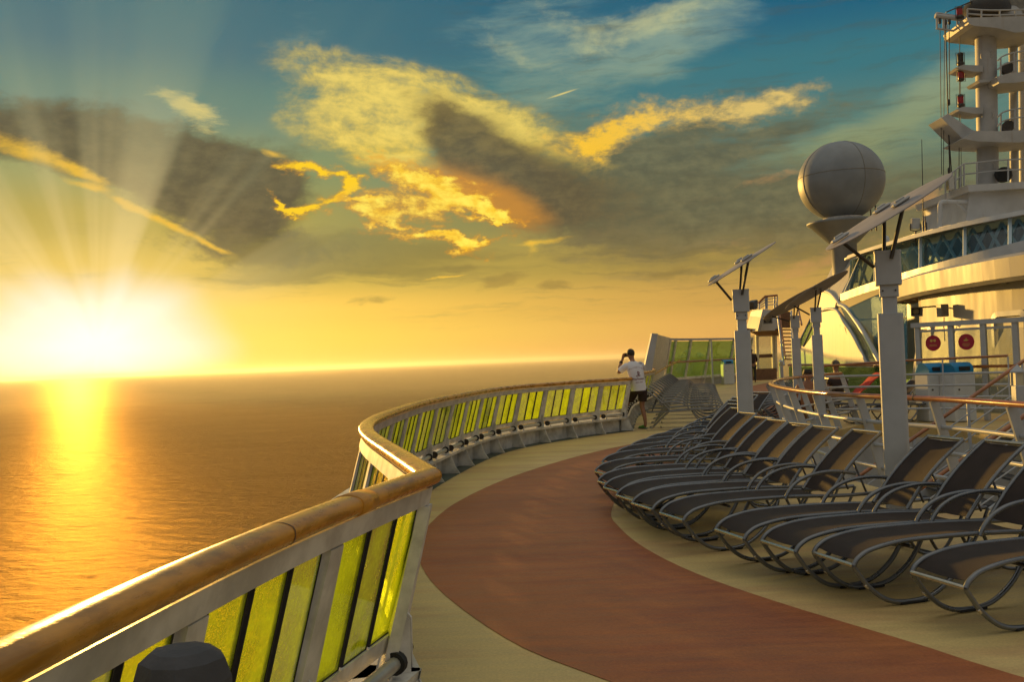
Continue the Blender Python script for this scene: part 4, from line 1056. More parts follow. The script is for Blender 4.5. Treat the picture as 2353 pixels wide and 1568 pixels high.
b = MB(); b.tube(spline([c+V(-0.02, -0.1, -0.18), c+V(-0.03, -0.1, -0.32), c+V(-0.05, -0.05, -0.40), c+V(0.0, 0.0, -0.36), c+V(0.02, 0, -0.55), c+V(0.02, 0, -0.8)], 4), 0.013, 6); b.build('cable', M['rubber'], jr)

# ------------------------------------------------ glass windbreak with two red signs
A_, B_ = at_y(2108, 745, 20.0), at_y(2332, 738, 18.4); A_.z = B_.z = 0
wb = root('glass_windbreak', A_, 'white framed glass windbreak carrying two round red signs', 'windbreak', 'glass windbreaks on the deck')
t = (B_-A_).normalized(); nn = V(t.y, -t.x, 0); L_ = (B_-A_).length; HT = 2.0
fr = [0.0, 0.36, 0.69, 1.0]
for f_ in fr:
    b = MB(); b.box(A_+t*(L_*f_)+V(0, 0, HT/2), (0.11, 0.09, HT-0.01), (t, nn, V(0, 0, 1)), 0.006); b.build('post', M['white'], wb)
b = MB(); b.bar(A_-t*0.12+V(0, 0, HT+0.045), B_+t*0.2+V(0, 0, HT+0.045), 0.14, 0.10); b.build('top_beam', M['white'], wb)
b = MB(); b.bar(A_+V(0, 0, 1.12)+nn*0.07, B_+V(0, 0, 1.12)+nn*0.07, 0.05, 0.06); b.build('handrail', M['teak'], wb)
for f0, f1 in zip(fr, fr[1:]):
    a_, c_ = A_+t*(L_*f0+0.05), A_+t*(L_*f1-0.05)
    b = MB(); b.bar(a_+V(0, 0, 1.03), c_+V(0, 0, 1.03), 0.012, 1.75); b.build('pane', M['clear'], wb)
    b = MB()
    b.bar(a_+V(0, 0, HT-0.09), c_+V(0, 0, HT-0.09), 0.03, 0.05); b.build('pane_rail', M['white'], wb)
for px, py, kind in ((2145, 789, 0), (2221, 786, 1)):
    d0 = ray(px, py); s_ = (A_-V(0, 0, EYE)).dot(nn)/d0.dot(nn); c = V(0, 0, EYE)+d0*s_+nn*0.012
    sg = root('round_sign', c, ('round red sign showing a pair of yellow discs on the windbreak' if kind == 0 else 'round red sign showing a small yellow plant on the windbreak'), 'sign', 'round red signs on the windbreak')
    b = MB(); b.lathe([(0.168, 0.0), (0.168, 0.004)], c, 36, nn, smooth=False); b.build('disc', M['red_sign'], sg)
    b = MB(); f = c+nn*0.0055
    if kind == 0:
        for q in (-1, 1): b.lathe([(0.030, 0.0), (0.030, 0.002)], f+t*(q*0.038)+V(0, 0, 0.055), 16, nn, smooth=False)
        b.bar(f+t*-0.01+V(0, 0, 0.06), f+t*0.01+V(0, 0, 0.06), 0.003, 0.008, V(0, 0, 1))
    else:
        b.prism([f+t*-0.06+V(0, 0, 0.03), f+t*-0.02+V(0, 0, 0.055), f+t*0.02+V(0, 0, 0.05), f+t*0.06+V(0, 0, 0.035), f+t*0.02+V(0, 0, 0.02), f+t*-0.03+V(0, 0, 0.015)], nn*0.002)
        b.prism([f+t*-0.008+V(0, 0, 0.06), f+t*0.012+V(0, 0, 0.06), f+t*0.004+V(0, 0, 0.10)], nn*0.002)
    b.build('pictogram', M['sign_ink'], sg)
    for k in range(3 if kind else 2):
        z_ = -0.035-0.028*k; hw = (0.075, 0.085, 0.06)[k]; b = MB(); x = -hw; rr = random.Random(5+k+kind)
        while x < hw-0.012:
            w_ = rr.uniform(0.012, 0.03); b.bar(f+t*x+V(0, 0, z_), f+t*min(x+w_, hw)+V(0, 0, z_), 0.002, 0.010, V(0, 0, 1)); x += w_+0.007
        b.build('print_line', M['sign_ink'], sg)
# bins behind the straight railing
def bin_(name, c, w_, h_, label, yaw=0.0, grp=None):
    rt = root(name, c, label, 'bin', grp)
    X, Y = V(math.cos(yaw), math.sin(yaw), 0), V(-math.sin(yaw), math.cos(yaw), 0); Z = V(0, 0, 1)
    b = MB(); b.box(c+Z*(h_*0.42), (w_, w_*0.8, h_*0.82), (X, Y, Z), 0.02); b.build('body', M['bin_white'], rt)
    rows = []
    for a_ in range(0, 181, 18): rows.append([c+Z*(h_*0.835+math.sin(R(a_))*h_*0.17)+Y*(-math.cos(R(a_))*w_*0.41)+X*(s_*w_*0.5*(0.93+0.07*math.cos(R(a_*2-180)))) for s_ in (-1, 1)])
    b = MB(); b.grid(rows); b.add([r_[0] for r_ in rows], [tuple(range(len(rows)))]); b.add([r_[1] for r_ in rows], [tuple(range(len(rows)))])
    ld = b.build('lid', M['blue_lid'], rt)
    b = MB(); b.box(c+Z*(h_*0.90)-Y*(w_*0.40), (w_*0.5, 0.03, h_*0.07), (X, Y, Z), 0.006); b.build('flap', M['rubber'], ld)
    b = MB(); b.lathe([(0.02, 0.0), (0.02, 0.012)], c+Z*(h_*0.55)-Y*(w_*0.40)-X*(w_*0.3), 10, -Y); b.build('lock', M['dark_steel'], rt)
    return rt
GB = 'white bins with rounded blue lids'
c = at_y(2138, 850, 19.2); bin_('rubbish_bin', V(c.x, c.y, 0), 0.50, 1.22, 'white bin with rounded blue lid in front of the first red sign', 0.3, GB)
c = at_y(2198, 850, 18.9); bin_('rubbish_bin', V(c.x, c.y, 0), 0.54, 1.22, 'white bin with sloping blue lid under the second red sign', 0.3, GB)
c = at_z(1673, 884, 0); bin_('rubbish_bin', V(c.x, c.y, 0), 0.56, 1.25, 'lone white bin with blue lid against the far green glass', 0.1, GB)
# loungers behind the railings
def extra(x, y, a, label, group): 
    o = copy_tree(proto); o.location = (x, y, 0.004); o.rotation_euler = (0, 0, a); o['label'] = label; o['group'] = group
note_tree()
extra(6.85, 19.1, R(18), 'black backed lounger in front of the first blue lidded bin', 'black loungers before the bins')
extra(7.50, 18.9, R(18), 'black backed lounger in front of the second blue lidded bin', 'black loungers before the bins')
for i in range(6):
    extra(5.6+0.16*i, 20.9+0.8*i, R(8), 'brown lounger in the short row beyond the curved teak railing', 'brown loungers beyond the teak railing')
# a red towel over a lounger back
c = at_y(1995, 882, 19.6)
tw = []
for i in range(7):
    u_ = i/6; tw.append([c+V(-0.30+0.5*u_+0.02*math.sin(j*1.7), 0.24*(j/5-0.5)*2, -0.20+0.42*u_+0.015*math.sin(i*2+j)) for j in range(6)])
b = MB(); b.slab(tw, 0.02); o = b.build('red_towel', M['red_cloth'], loc=c); tag(o, 'bright red towel spread over a lounger back behind the teak railing', 'towel')

# ================================================================== solarium dome and lattice gallery
so = root('solarium', at_y(1900, 830, 34).xy.to_3d(), 'glazed solarium dome with gold lit panels and white arched ribs', 'building')
seam_m = M['panel_gold'] = mat('cream_panels', (0.64, 0.60, 0.50), 0.42, var=0.10, scale=2.0, stretch=(1, 3, 0.3), spec=0.4)
def panel(name, pts, m, th=0.15):
    b = MB(); slab3(b, pts, th); return b.build(name, m, so)
def lerp3(a, b, t): return tuple(a[i]+(b[i]-a[i])*t for i in range(3))
lo = panel('end_panel', [(1838, 845, 41), (1838, 800, 41), (1850, 760, 40), (1882, 719, 37), (1917, 712, 34), (1936, 735, 32.6), (1960, 772, 31.2), (1992, 845, 30)], M['panel_gold'])
for k in range(1, 7):
    b = MB(); t_ = k/7.0
    p, q = lerp3((1882, 720, 36.9), (1950, 757, 31.7), t_), lerp3((1838, 840, 40.9), (1990, 840, 30), t_)
    P, Q_ = at_y(*p), at_y(*q); n_ = (V(0, 0, EYE)-(P+Q_)/2).normalized()*0.012
    b.bar(P+n_, Q_+n_, 0.02, 0.015); b.build('panel_seam', M['cream'], lo)
panel('shoulder_panel', [(1878, 716, 37.2), (1884, 668, 37), (1908, 676, 35.4), (1922, 692, 34.4), (1917, 710, 34.2)], M['panel_gold'])
up = panel('upper_panel', [(1889, 664, 37), (1922, 590, 38), (1985, 580, 34), (1928, 689, 34.4)], M['panel_gold'])
for k in range(1, 3):
    b = MB(); t_ = k/3.0; P, Q_ = at_y(*lerp3((1922, 590, 38), (1985, 580, 34), t_)), at_y(*lerp3((1889, 664, 37), (1928, 689, 34.4), t_)); n_ = (V(0, 0, EYE)-P).normalized()*0.012
    b.bar(P+n_, Q_+n_, 0.03, 0.02); b.build('panel_seam', M['cream'], up)
def rib(pts, w_, name='rib', m='white'):
    P = spline([at_y(*p) for p in pts], 8); b = MB()
    for a_, c_ in zip(P, P[1:]): pass
    b.tube(P, w_, 8); b.build(name, M[m], so)
rib([(1838, 800, 41), (1850, 760, 40), (1882, 719, 37), (1917, 711, 34), (1938, 738, 32.5), (1962, 774, 31.1), (1994, 838, 29.9)], 0.055)
rib([(1884, 666, 37), (1908, 674, 35.4), (1924, 692, 34.2), (1932, 704, 33.4)], 0.06)
rib([(1928, 700, 33.8), (1948, 712, 32.4), (1985, 765, 30.4), (2022, 835, 29)], 0.085)
rib([(1985, 582, 34), (1928, 690, 34.2)], 0.05)
panel('side_glazing', [(1930, 704, 33.4), (1946, 712, 32.5), (1985, 765, 30.5), (2022, 838, 29.1), (1996, 838, 29.9), (1962, 774, 31.2)], M['blue_glass'], 0.03)
panel('side_glazing', [(1948, 708, 32.3), (2000, 684, 31), (2070, 656, 28.8), (2082, 690, 28.4), (2084, 836, 28.2), (2024, 836, 29), (1985, 762, 30.4)], M['blue_glass'], 0.03)
for a_, c_ in (((2016, 680, 30.6), (2070, 760, 28.9)), ((1965, 735, 31.6), (2083, 730, 28.4))):
    b = MB(); b.tube([at_y(*a_), at_y(*c_)], 0.025, 6); b.build('glazing_bar', M['grey_panel'], so)
# something solid inside, so that the glass has depth behind it
b = MB(); b.box(V(14.6, 32, 1.8), (0.2, 9.5, 3.6)); b.build('inner_wall', M['navy'], so)
# hanging glass screen beside the dome
hs = root('hanging_screen', at_y(1855, 750, 33), 'slanting dark green glass screen hanging in front of the gold dome', 'glass screen')
b = MB(); slab3(b, [(1868, 722, 34), (1834, 792, 33), (1846, 796, 32), (1868, 765, 32)], 0.04); b.build('pane', M['green'], hs)
for a_, c_ in (((1868, 722, 33.9), (1834, 793, 32.9)), ((1872, 738, 32), (1846, 797, 31.9))):
    b = MB(); b.tube([at_y(*a_), at_y(*c_)], 0.035, 6); b.build('frame_bar', M['gun_dark'], hs)

ga = root('lattice_gallery', at_y(2150, 600, 26), 'long glazed gallery with a white diamond lattice under its curved roof', 'gallery')
GX = [(1945, 684, 600, 34), (2000, 664, 580, 31.5), (2080, 640, 556, 28.5), (2160, 618, 535, 26.4), (2240, 597, 517, 25.0), (2320, 577, 501, 24.0), (2420, 552, 482, 23.2)]
bot = spline([at_y(x, y0, d) for x, y0, y1, d in GX], 6); top = spline([at_y(x, y1, d+0.6) for x, y0, y1, d in GX], 6)
top[0] = at_y(1988, 586, 33)
def gband(name, f0, f1, off, th, m):
    b = MB()
    rows = [[a_.lerp(c_, f)+V(off, 0, 0) for a_, c_ in zip(bot, top)] for f in (f0, f1)]
    b.slab(rows, th, False); return b.build(name, m, ga)
gband('glazing', 0.06, 0.97, 0.0, 0.02, M['blue_glass'])
b = MB()
b.slab([[p+V(-0.18, 0, -0.14) for p in bot], [p+V(-0.20, 0, 0.10) for p in bot], [p+V(0.12, 0, 0.12) for p in bot]], 0.05, False); b.build('sill_beam', M['white'], ga)
b = MB(); b.slab([[p+V(-0.25, -0.1, -0.03) for p in top], [p+V(-0.25, -0.1, 0.05) for p in top], [p+V(1.2, 0.5, 0.30) for p in top], [p+V(4.0, 0.9, 0.35) for p in top]], 0.05, False); rf = b.build('roof', M['white_far'], ga)
for k in range(0, len(top)-2, 3):
    b = MB(); a_, c_ = top[k]+V(0.2, 0, 0.13), top[k+2]+V(0.2, 0, 0.13); b.bar(a_, c_, 0.5, 0.05, V(0, 0, 1)); b.build('skylight_bar', M['white'], rf)
N_ = len(bot)-1
def gp(s_, f, off=0.10):
    x = s_*N_; i = min(int(x), N_-1); a_ = bot[i].lerp(bot[i+1], x-i); c_ = top[i].lerp(top[i+1], x-i); return a_.lerp(c_, f)+V(off, 0.05, 0)
nb = 14
for k in range(nb):
    s0, s1 = k/nb, (k+1)/nb
    for a_, c_ in ((gp(s0, .08), gp(s1, .92)), (gp(s0, .92), gp(s1, .08))):
        b = MB(); b.bar(a_, c_, 0.05, 0.075, V(1, 0, 0)); b.build('lattice_bar', M['lattice'], ga)
for k in range(0, nb+1, 3):
    b = MB(); b.bar(gp(k/nb, 0.04, -0.12), gp(k/nb, 0.97, -0.12), 0.03, 0.09, V(1, 0, 0)); b.build('mullion', M['lattice'], ga)
b = MB(); b.slab([[p+V(2.0, 0.6, -0.1) for p in bot], [p+V(2.0, 0.6, 0.1) for p in top]], 0.1, False); b.build('back_wall', M['navy'], ga)
for f in (0.18, 0.30):
    b = MB(); b.tube([gp(k/40, f, 0.5) for k in range(41)], 0.03, 6); b.build('inner_rail', M['white_far'], ga)
# floodlight, small dome and whip aerials on the gallery roof
c = at_y(2103, 514, 28.5)
fl = root('floodlight', c, 'square floodlight on a bracket at the gallery roof edge', 'floodlight')
b = MB(); b.box(c, (0.30, 0.10, 0.34), (V(0.95, 0.3, 0), V(-0.3, 0.95, 0.2).normalized(), V(0, -0.2, 1).normalized()), 0.015); b.build('lamp_box', M['grey_panel'], fl)
b = MB(); b.tube([c+V(-0.16, 0, 0), c+V(-0.16, 0, -0.2), c+V(0, 0, -0.24), c+V(0.16, 0, -0.2), c+V(0.16, 0, 0)], 0.02, 6); b.build('yoke', M['dark_steel'], fl)
b = MB(); b.tube([c+V(0, 0, -0.24), c+V(0, 0, -0.75)], 0.03, 6); b.build('stem', M['dark_steel'], fl)
c = at_y(2036, 552, 30.5)
sd = root('satcom_dome', c, 'tiny white aerial dome on the gallery roof beside the big disc', 'aerial')
b = MB(); b.lathe([(0.0, 0.26), (0.07, 0.24), (0.11, 0.16), (0.11, 0.0), (0.06, -0.05)], c+V(0, 0, -0.1), 16); b.build('cap', M['white_far'], sd)
b = MB(); b.tube([c+V(0, 0, -0.15), c+V(0, 0, -0.6)], 0.025, 6); b.build('stem', M['dark_steel'], sd)
for px, y0, y1, lb in ((2118, 320, 452, 'thin whip aerial standing free left of the mast'), (2124, 478, 528, 'short whip aerial on the gallery roof behind the floodlight')):
    a_, c_ = at_y(px+4, max(y1, 525), 31), at_y(px, y0, 31)
    rt = root('whip_aerial', a_, lb, 'aerial', 'whip aerials'); b = MB(); b.tube([a_, c_], [0.022, 0.010], 6); b.build('rod', M['dark_steel'], rt)
    b = MB(); b.tube([a_-V(0, 0, 0.3), a_+V(0, 0, 0.25)], 0.04, 8); b.build('insulator', M['gun_dark'], rt)

# ================================================================== radome
c = at_y(1932.5, 417, 36); rr = 91/FPX*36*1.02
rd = root('radome', c, 'huge white radome ball on a flared pedestal against the clouds', 'radome')
prof = [(rr*1.03*math.sin(R(a_)), rr*0.985*math.cos(R(a_))) for a_ in range(0, 157, 6)]
b = MB(); b.lathe([(r_, z_) for r_, z_ in prof], c, 64); b.build('ball', M['mast_grey'], rd)
b = MB(); k0 = prof[14]; b.tube([c+V(prof[14][0]*1.001*math.cos(t_), prof[14][0]*1.001*math.sin(t_), prof[14][1]+0.02) for t_ in [2*math.pi*k/64 for k in range(64)]], 0.013, 6, closed=True); b.build('seam', M['speaker_body'], rd)
for a0 in (R(-78), R(12), R(102), R(192)):
    b = MB(); b.tube([c+V(r_*1.0015*math.cos(a0), r_*1.0015*math.sin(a0), z_) for r_, z_ in prof], 0.013, 6); b.build('seam', M['speaker_body'], rd)
zb = prof[-1][1]; s_ = 36/FPX
b = MB(); b.lathe([(prof[-1][0]*1.12, zb-0.01), (prof[-1][0]*1.16, zb-0.06), (prof[-1][0]*1.16, zb-0.14), (prof[-1][0]*1.0, zb-0.16)], c, 48); b.build('bolt_ring', M['white_worn'], rd)
b = MB(); b.lathe([(62*s_, zb-0.14), (80*s_, zb-0.17), (80*s_, zb-0.26), (74*s_, zb-0.29), (32*s_, zb-1.02), (28*s_, zb-1.06), (28*s_, zb-2.6)], c, 48); b.build('pedestal', M['mast_grey'], rd)
ld_ = at_y(2006, 480, 37)
b = MB()
for q in (-0.1, 0.1): b.tube([ld_+V(q, 0, -0.6), ld_+V(q, 0, 0.1)], 0.025, 6)
b = MB(); b.tube([ld_+V(-0.1, 0, -0.9), ld_+V(-0.1, 0, 0.15), ld_+V(0.1, 0, 0.15), ld_+V(0.1, 0, -0.9)], 0.03, 6); b.build('ladder_hoop', M['dark_steel'], rd)

# ================================================================== mast
MY = 32.0
def mp(X, Y, d=0.0): return at_y(1754.3+X*0.3407, Y*0.3407, MY+d)
ms = root('mast', mp(1510, 1240), 'tall white signal mast with platforms, lamps and rigging lines', 'mast')
def mbuild(b, name, m, parent=None): return b.build(name, M[m], parent or ms)
def mcol(x0, x1, y0, y1, xb0=None, xb1=None, name='column', d=0.0):
    a_, c_ = mp((x0+x1)/2, y0, d), mp(((xb0 or x0)+(xb1 or x1))/2, y1, d); r0, r1 = (mp(x1, y0, d)-mp(x0, y0, d)).length/2, (mp(xb1 or x1, y1, d)-mp(xb0 or x0, y1, d)).length/2
    b = MB(); b.tube([a_, c_], [r0*0.86, r1*0.86], 28); return mbuild(b, name, 'mast_white')
mcl = mcol(1420, 1573, 150, 1260, 1438, 1592)
mcol(1650, 1712, 190, 1260, 1662, 1722, d=0.6)
mcol(1716, 1800, 190, 1260, 1724, 1812, d=1.2)
for Y in (390, 790, 1135):
    c = mp(1504+(Y-390)*0.022, Y); dv = V(-c.x, -c.y, 0).normalized(); b = MB(); b.lathe([(0.17, 0.0), (0.19, 0.01), (0.17, 0.02)], c+dv*0.315, 24, dv, caps=False); b.build('hatch_ring', M['white_worn'], mcl)
def deck_(pts, depth, name='platform', m='mast_white', d=-1.0):
    b = MB(); P = [mp(x, y, d) for x, y in pts]; b.prism(P, V(0, depth, 0)); return mbuild(b, name, m)
deck_([(1370, 118), (1900, 102), (1900, 205), (1700, 218), (1570, 186), (1420, 172), (1385, 158)], 1.7)
deck_([(1573, 516), (1660, 492), (1900, 470), (1900, 530), (1700, 556), (1590, 560)], 1.4)
deck_([(1430, 882), (1580, 884), (1900, 868), (1900, 945), (1720, 960), (1440, 952), (1345, 934)], 1.5)
deck_([(1445, 540), (1590, 526), (1590, 548), (1460, 556)], 0.8, 'collar_bracket', d=-0.6)
# spreader arm
b = MB(); P = [mp(x, y, -0.5) for x, y in ((1200, 793), (1245, 765), (1405, 874), (1440, 885), (1440, 950), (1345, 936))]; b.prism(P, V(0, 1.0, 0)); mbuild(b, 'spreader_arm', 'mast_white')
# light arms and lamps
def lamp(X, Y, up=True, red=True):
    c = mp(X, Y, -0.1); s_ = 1 if up else -1
    b = MB(); b.lathe([(0.10, 0.0), (0.115, 0.04*s_), (0.115, 0.10*s_), (0.10, 0.12*s_)], c, 14); o = mbuild(b, 'signal_lamp', 'dark_steel')
    b = MB(); b.lathe([(0.095, 0.12*s_), (0.10, 0.2*s_), (0.10, 0.34*s_), (0.095, 0.36*s_)], c, 14); b.build('lens', M['red_glass' if red else 'mesh_dark'], o)
    b = MB(); b.lathe([(0.11, 0.36*s_), (0.11, 0.41*s_), (0.06, 0.45*s_)], c, 14); b.build('cap', M['dark_steel'], o)
    b = MB(); b.tube([c+V(0.14, 0, 0), c+V(0.15, 0, 0.45*s_), c+V(-0.15, 0, 0.45*s_), c+V(-0.14, 0, 0)], 0.012, 5); b.build('cage', M['dark_steel'], o)
for Y in (448, 732):
    b = MB(); P = [mp(x, Y+y, -0.35) for x, y in ((1308, 0), (1345, -12), (1480, -8), (1480, 34), (1420, 34), (1320, 14))]; b.prism(P, V(0, 0.7, 0)); mbuild(b, 'lamp_arm', 'mast_white')
lamp(1330, 440, True, False); lamp(1330, 462, False, True); lamp(1332, 722, True, True); lamp(1325, 126, True, True)
# yard with its frame
def mt(pts, r, name, m='mast_white', n=8, par=None):
    b = MB(); b.tube([mp(*p) for p in pts], r, n); return mbuild(b, name, m, par)
yd = mt([(1158, 105), (1385, 132)], 0.085, 'yard', 'mast_white', 12)
mt([(1168, 84), (1375, 118)], 0.03, 'yard_rail', 'mast_white', 6, yd)
for X in (1170, 1215, 1232, 1308, 1374): mt([(X, 84+(X-1168)*0.16), (X+2, 190+(X-1168)*0.14)], 0.042, 'yard_strut', 'mast_white', 6, yd)
mt([(1165, 190), (1382, 220)], 0.035, 'yard_rail', 'mast_white', 6, yd)
# rigging
for x0, y0, x1, y1, r_ in ((1190, 120, 1202, 1175, .012), (1222, 130, 1214, 1180, .012), (1226, 120, 1262, 1330, .022), (1252, 110, 1256, 700, .016), (1325, 140, 1318, 1330, .014), (1328, 480, 1336, 1340, .010), (1240, 770, 1294, 1510, .020), (1230, 82, 1490, -30, .022)):
    mt([(x0, y0), (x1, y1)], r_, 'rigging_line', 'dark_steel', 5)
for X, Y in ((1190, 140), (1228, 150), (1254, 145), (1250, 690), (1252, 1150), (1262, 1290)):
    b = MB(); c = mp(X, Y); b.lathe([(0.0, 0.12), (0.05, 0.08), (0.05, -0.08), (0.0, -0.12)], c, 8); mbuild(b, 'turnbuckle', 'dark_steel')
# railings of the platforms
def rail_arc(pts, posts, d=-0.9, r_=0.028, drop=66):
    for k in (0, 0.5):
        b = MB(); b.tube(spline([mp(x, y+drop*k, d) for x, y in pts], 5), r_, 6); mbuild(b, 'platform_rail', 'mast_white')
    for x, y in posts: 
        b = MB(); b.tube([mp(x, y, d), mp(x, y+drop*1.05, d)], r_*1.15, 6); mbuild(b, 'rail_post', 'mast_white')
rail_arc([(1375, 58), (1500, 66), (1640, 66), (1900, 56)], [(1375, 58), (1470, 64), (1595, 66), (1700, 63)])
rail_arc([(1580, 408), (1610, 380), (1670, 358), (1760, 344), (1900, 338)], [(1600, 390), (1690, 353)], drop=120)
rail_arc([(1580, 790), (1610, 760), (1670, 740), (1760, 728), (1900, 722)], [(1602, 768), (1695, 736)], drop=120)
rail_arc([(1350, 1105), (1440, 1096), (1600, 1080), (1900, 1066)], [(1440, 1096), (1650, 1076)], drop=140)
rail_arc([(1228, 1196), (1290, 1150), (1350, 1105)], [(1228, 1196), (1262, 1170), (1295, 1147), (1328, 1122), (1352, 1105)], drop=140)
# the gear on the top platform
c = mp(1500, 118, 0.3); b = MB(); b.lathe([(0.82, 0.0), (0.82, 0.25), (0.70, 0.5), (0.45, 0.68), (0.0, 0.75)], c, 28); mbuild(b, 'fan_cowl', 'mesh_dark')
c = mp(1553, 100, 0.8); b = MB(); b.lathe([(0.14, -0.3), (0.2, 0.1), (0.24, 0.25), (0.26, 0.45), (0.2, 0.62), (0.1, 0.68)], c, 16); mbuild(b, 'searchlight', 'speaker_body')
b = MB(); c = mp(1700, 80, 0.2); b.box(c+V(0, 0, 0.3), (0.7, 0.6, 0.9), bev=0.05); mbuild(b, 'radar_gearbox', 'speaker_body')
b = MB(); c = mp(1690, 8, 0.2); b.box(c, (2.2, 0.16, 0.16), (V(0.9, 0.4, 0), V(-0.4, 0.9, 0), V(0, 0, 1)), 0.03); mbuild(b, 'radar_scanner', 'mast_white')
b = MB(); c = mp(1640, 118, 0.2); b.lathe([(0.5, -0.05), (0.5, 0.1), (0.35, 0.3), (0.0, 0.4)], c, 20); mbuild(b, 'vent_cap', 'mast_white')
mt([(1396, -10), (1398, 118)], 0.014, 'rod', 'dark_steel', 5)
for X, Y in ((1632, 470), (1636, 860)):
    b = MB(); c = mp(X, Y, -0.4); b.box(c, (0.26, 0.3, 0.30), bev=0.05); b.lathe([(0.16, 0.0), (0.2, 0.1)], c+V(0, -0.15, 0), 12, V(-0.5, -1, 0)); mbuild(b, 'searchlight', 'dark_steel')
b = MB(); c = mp(1620, 1180, -0.6); b.lathe([(0.0, -0.28), (0.26, -0.1), (0.28, 0.1), (0.1, 0.3)], c, 16, V(-0.5, -0.6, 0.5)); mbuild(b, 'searchlight', 'rubber')
# mast house under the mast
mh = root('mast_house', mp(1550, 1400), 'white slant sided mast house carrying the signal mast', 'deckhouse')
b = MB(); P = [mp(x, y, -1.6) for x, y in ((1392, 1290), (1900, 1255), (1900, 1560), (1362, 1500))]; b.prism(P, V(0, 3.4, 0)); b.build('front_wall', M['white_far'], mh)
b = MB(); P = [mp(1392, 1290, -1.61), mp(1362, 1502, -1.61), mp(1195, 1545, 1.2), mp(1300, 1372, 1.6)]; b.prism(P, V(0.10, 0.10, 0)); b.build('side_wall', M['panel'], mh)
b = MB(); P = [mp(x, y, -1.9) for x, y in ((1375, 1248), (1900, 1216), (1900, 1262), (1385, 1292))]; b.prism(P, V(0, 3.9, 0)); b.build('cornice', M['white_far'], mh)
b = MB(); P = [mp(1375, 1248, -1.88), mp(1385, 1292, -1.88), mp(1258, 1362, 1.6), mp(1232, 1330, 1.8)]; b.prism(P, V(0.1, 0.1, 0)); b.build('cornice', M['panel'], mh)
gn = root('gooseneck_vent', mp(1190, 1530, -1.5), 'bent white pipe frame standing on the gallery roof beside the mast house', 'pipe')
b = MB(); b.tube(spline([mp(1190, 1540, -1.5), mp(1190, 1400, -1.5), mp(1196, 1372, -1.5), mp(1218, 1361, -1.5), mp(1300, 1362, -1.5), mp(1385, 1366, -1.5)], 4), 0.075, 10); b.build('pipe', M['white_far'], gn)
b = MB(); b.tube([mp(1290, 1365, -1.5), mp(1420, 1470, -1.5)], 0.05, 8); b.build('brace', M['white_far'], gn)
c = mp(1212, 1238, -1.4)
ds = root('dish_aerial', c, 'small round dish with a boxed unit on the mast house rail', 'dish')
b = MB(); b.lathe([(0.0, 0.06), (0.12, 0.04), (0.22, 0.0), (0.24, -0.02)], c+V(-0.1, 0, 0), 18, V(1, -0.3, 0)); b.build('dish', M['grey_panel'], ds)
b = MB(); b.box(c+V(0.24, 0, 0), (0.2, 0.25, 0.5), bev=0.03); b.build('unit', M['brass'], ds)

# ================================================================== far end of the deck
def poly(rt, name, pts, th, m):
    b = MB(); slab3(b, pts, th); return b.build(name, M[m], rt)
bw = root('bulwark_wall', at_y(1500, 850, 34).xy.to_3d(), 'tall pale bulwark wall leaning in, its edge catching blue light', 'wall')
wa, wb_ = at_y(1508, 768, 33), at_y(1540, 777, 42); dn = V(-0.47, 0.12, -wa.z)
b = MB(); b.prism([wa, wb_, wb_+dn*(wb_.z/wa.z), wa+dn], V(-0.12, 0.03, 0.02)); b.build('wall_face', M['white_worn'], bw)
ea = V(-0.20, -0.02, 0.03)
b = MB(); b.prism([wa+V(0.01, -0.02, 0.01), wa+V(0.01, -0.02, 0.01)+dn, wa+ea+dn+V(-0.14, 0, 0), wa+ea], V(0.03, -0.09, 0)); b.build('end_face', M['white'], bw)
b = MB(); b.tube([at_y(1497, 863, 31.5), at_y(1540, 839, 40), at_y(1562, 829, 43)], 0.05, 8); b.build('handrail', M['varnish'], bw)
fw = root('glass_windbreak', at_y(1600, 880, 46).xy.to_3d(), 'long green glass windbreak closing the far end of the deck', 'windbreak', 'glass windbreaks on the deck')
FP = [(1540, 781, 42), (1553, 782, 43), (1588, 781, 44.5), (1633, 780, 46), (1687, 778, 48), (1712, 777, 49), (1728, 776, 49.6)]
tops = [at_y(x, y, d) for x, y, d in FP]
for p in tops: p.z = 2.32
foots = [V(p.x-0.42, p.y+0.35, 0.0) for p in tops]
for i, (a_, c_) in enumerate(zip(tops, foots)):
    b = MB(); b.bar(c_, a_, 0.12, 0.16, V(0.5, 1, 0)); b.build('post', M['white_worn'], fw)
for i in range(len(tops)-1):
    b = MB(); P = [tops[i].lerp(foots[i], .04), tops[i+1].lerp(foots[i+1], .04), tops[i+1].lerp(foots[i+1], .80), tops[i].lerp(foots[i], .80)]; b.prism(P, V(0.01, 0.03, 0)); b.build('pane', M['green'], fw)
    b = MB(); b.bar(tops[i], tops[i+1], 0.14, 0.10); b.build('top_rail', M['grey_panel'], fw)
    b = MB(); b.bar(tops[i].lerp(foots[i], .81), tops[i+1].lerp(foots[i+1], .81), 0.12, 0.12); b.build('sill', M['white_worn'], fw)
    b = MB(); a_, c_ = foots[i], foots[i+1]; b.prism([V(a_.x, a_.y, 0), V(c_.x, c_.y, 0), V(c_.x+.08, c_.y, 0.40), V(a_.x+.08, a_.y, 0.40)], V(0.05, 0.12, 0)); b.build('kerb', M['grey_panel'], fw)
b = MB(); b.tube([p.lerp(q, 0.46)+V(0.1, -0.35, 0) for p, q in zip(tops, foots)], 0.05, 8); b.build('handrail', M['teak'], fw)
b = MB(); c = at_y(1637, 862, 44.5); b.tube([V(c.x, c.y, 0), V(c.x, c.y, 2.2)], 0.05, 8); b.build('stay_post', M['white'], fw)

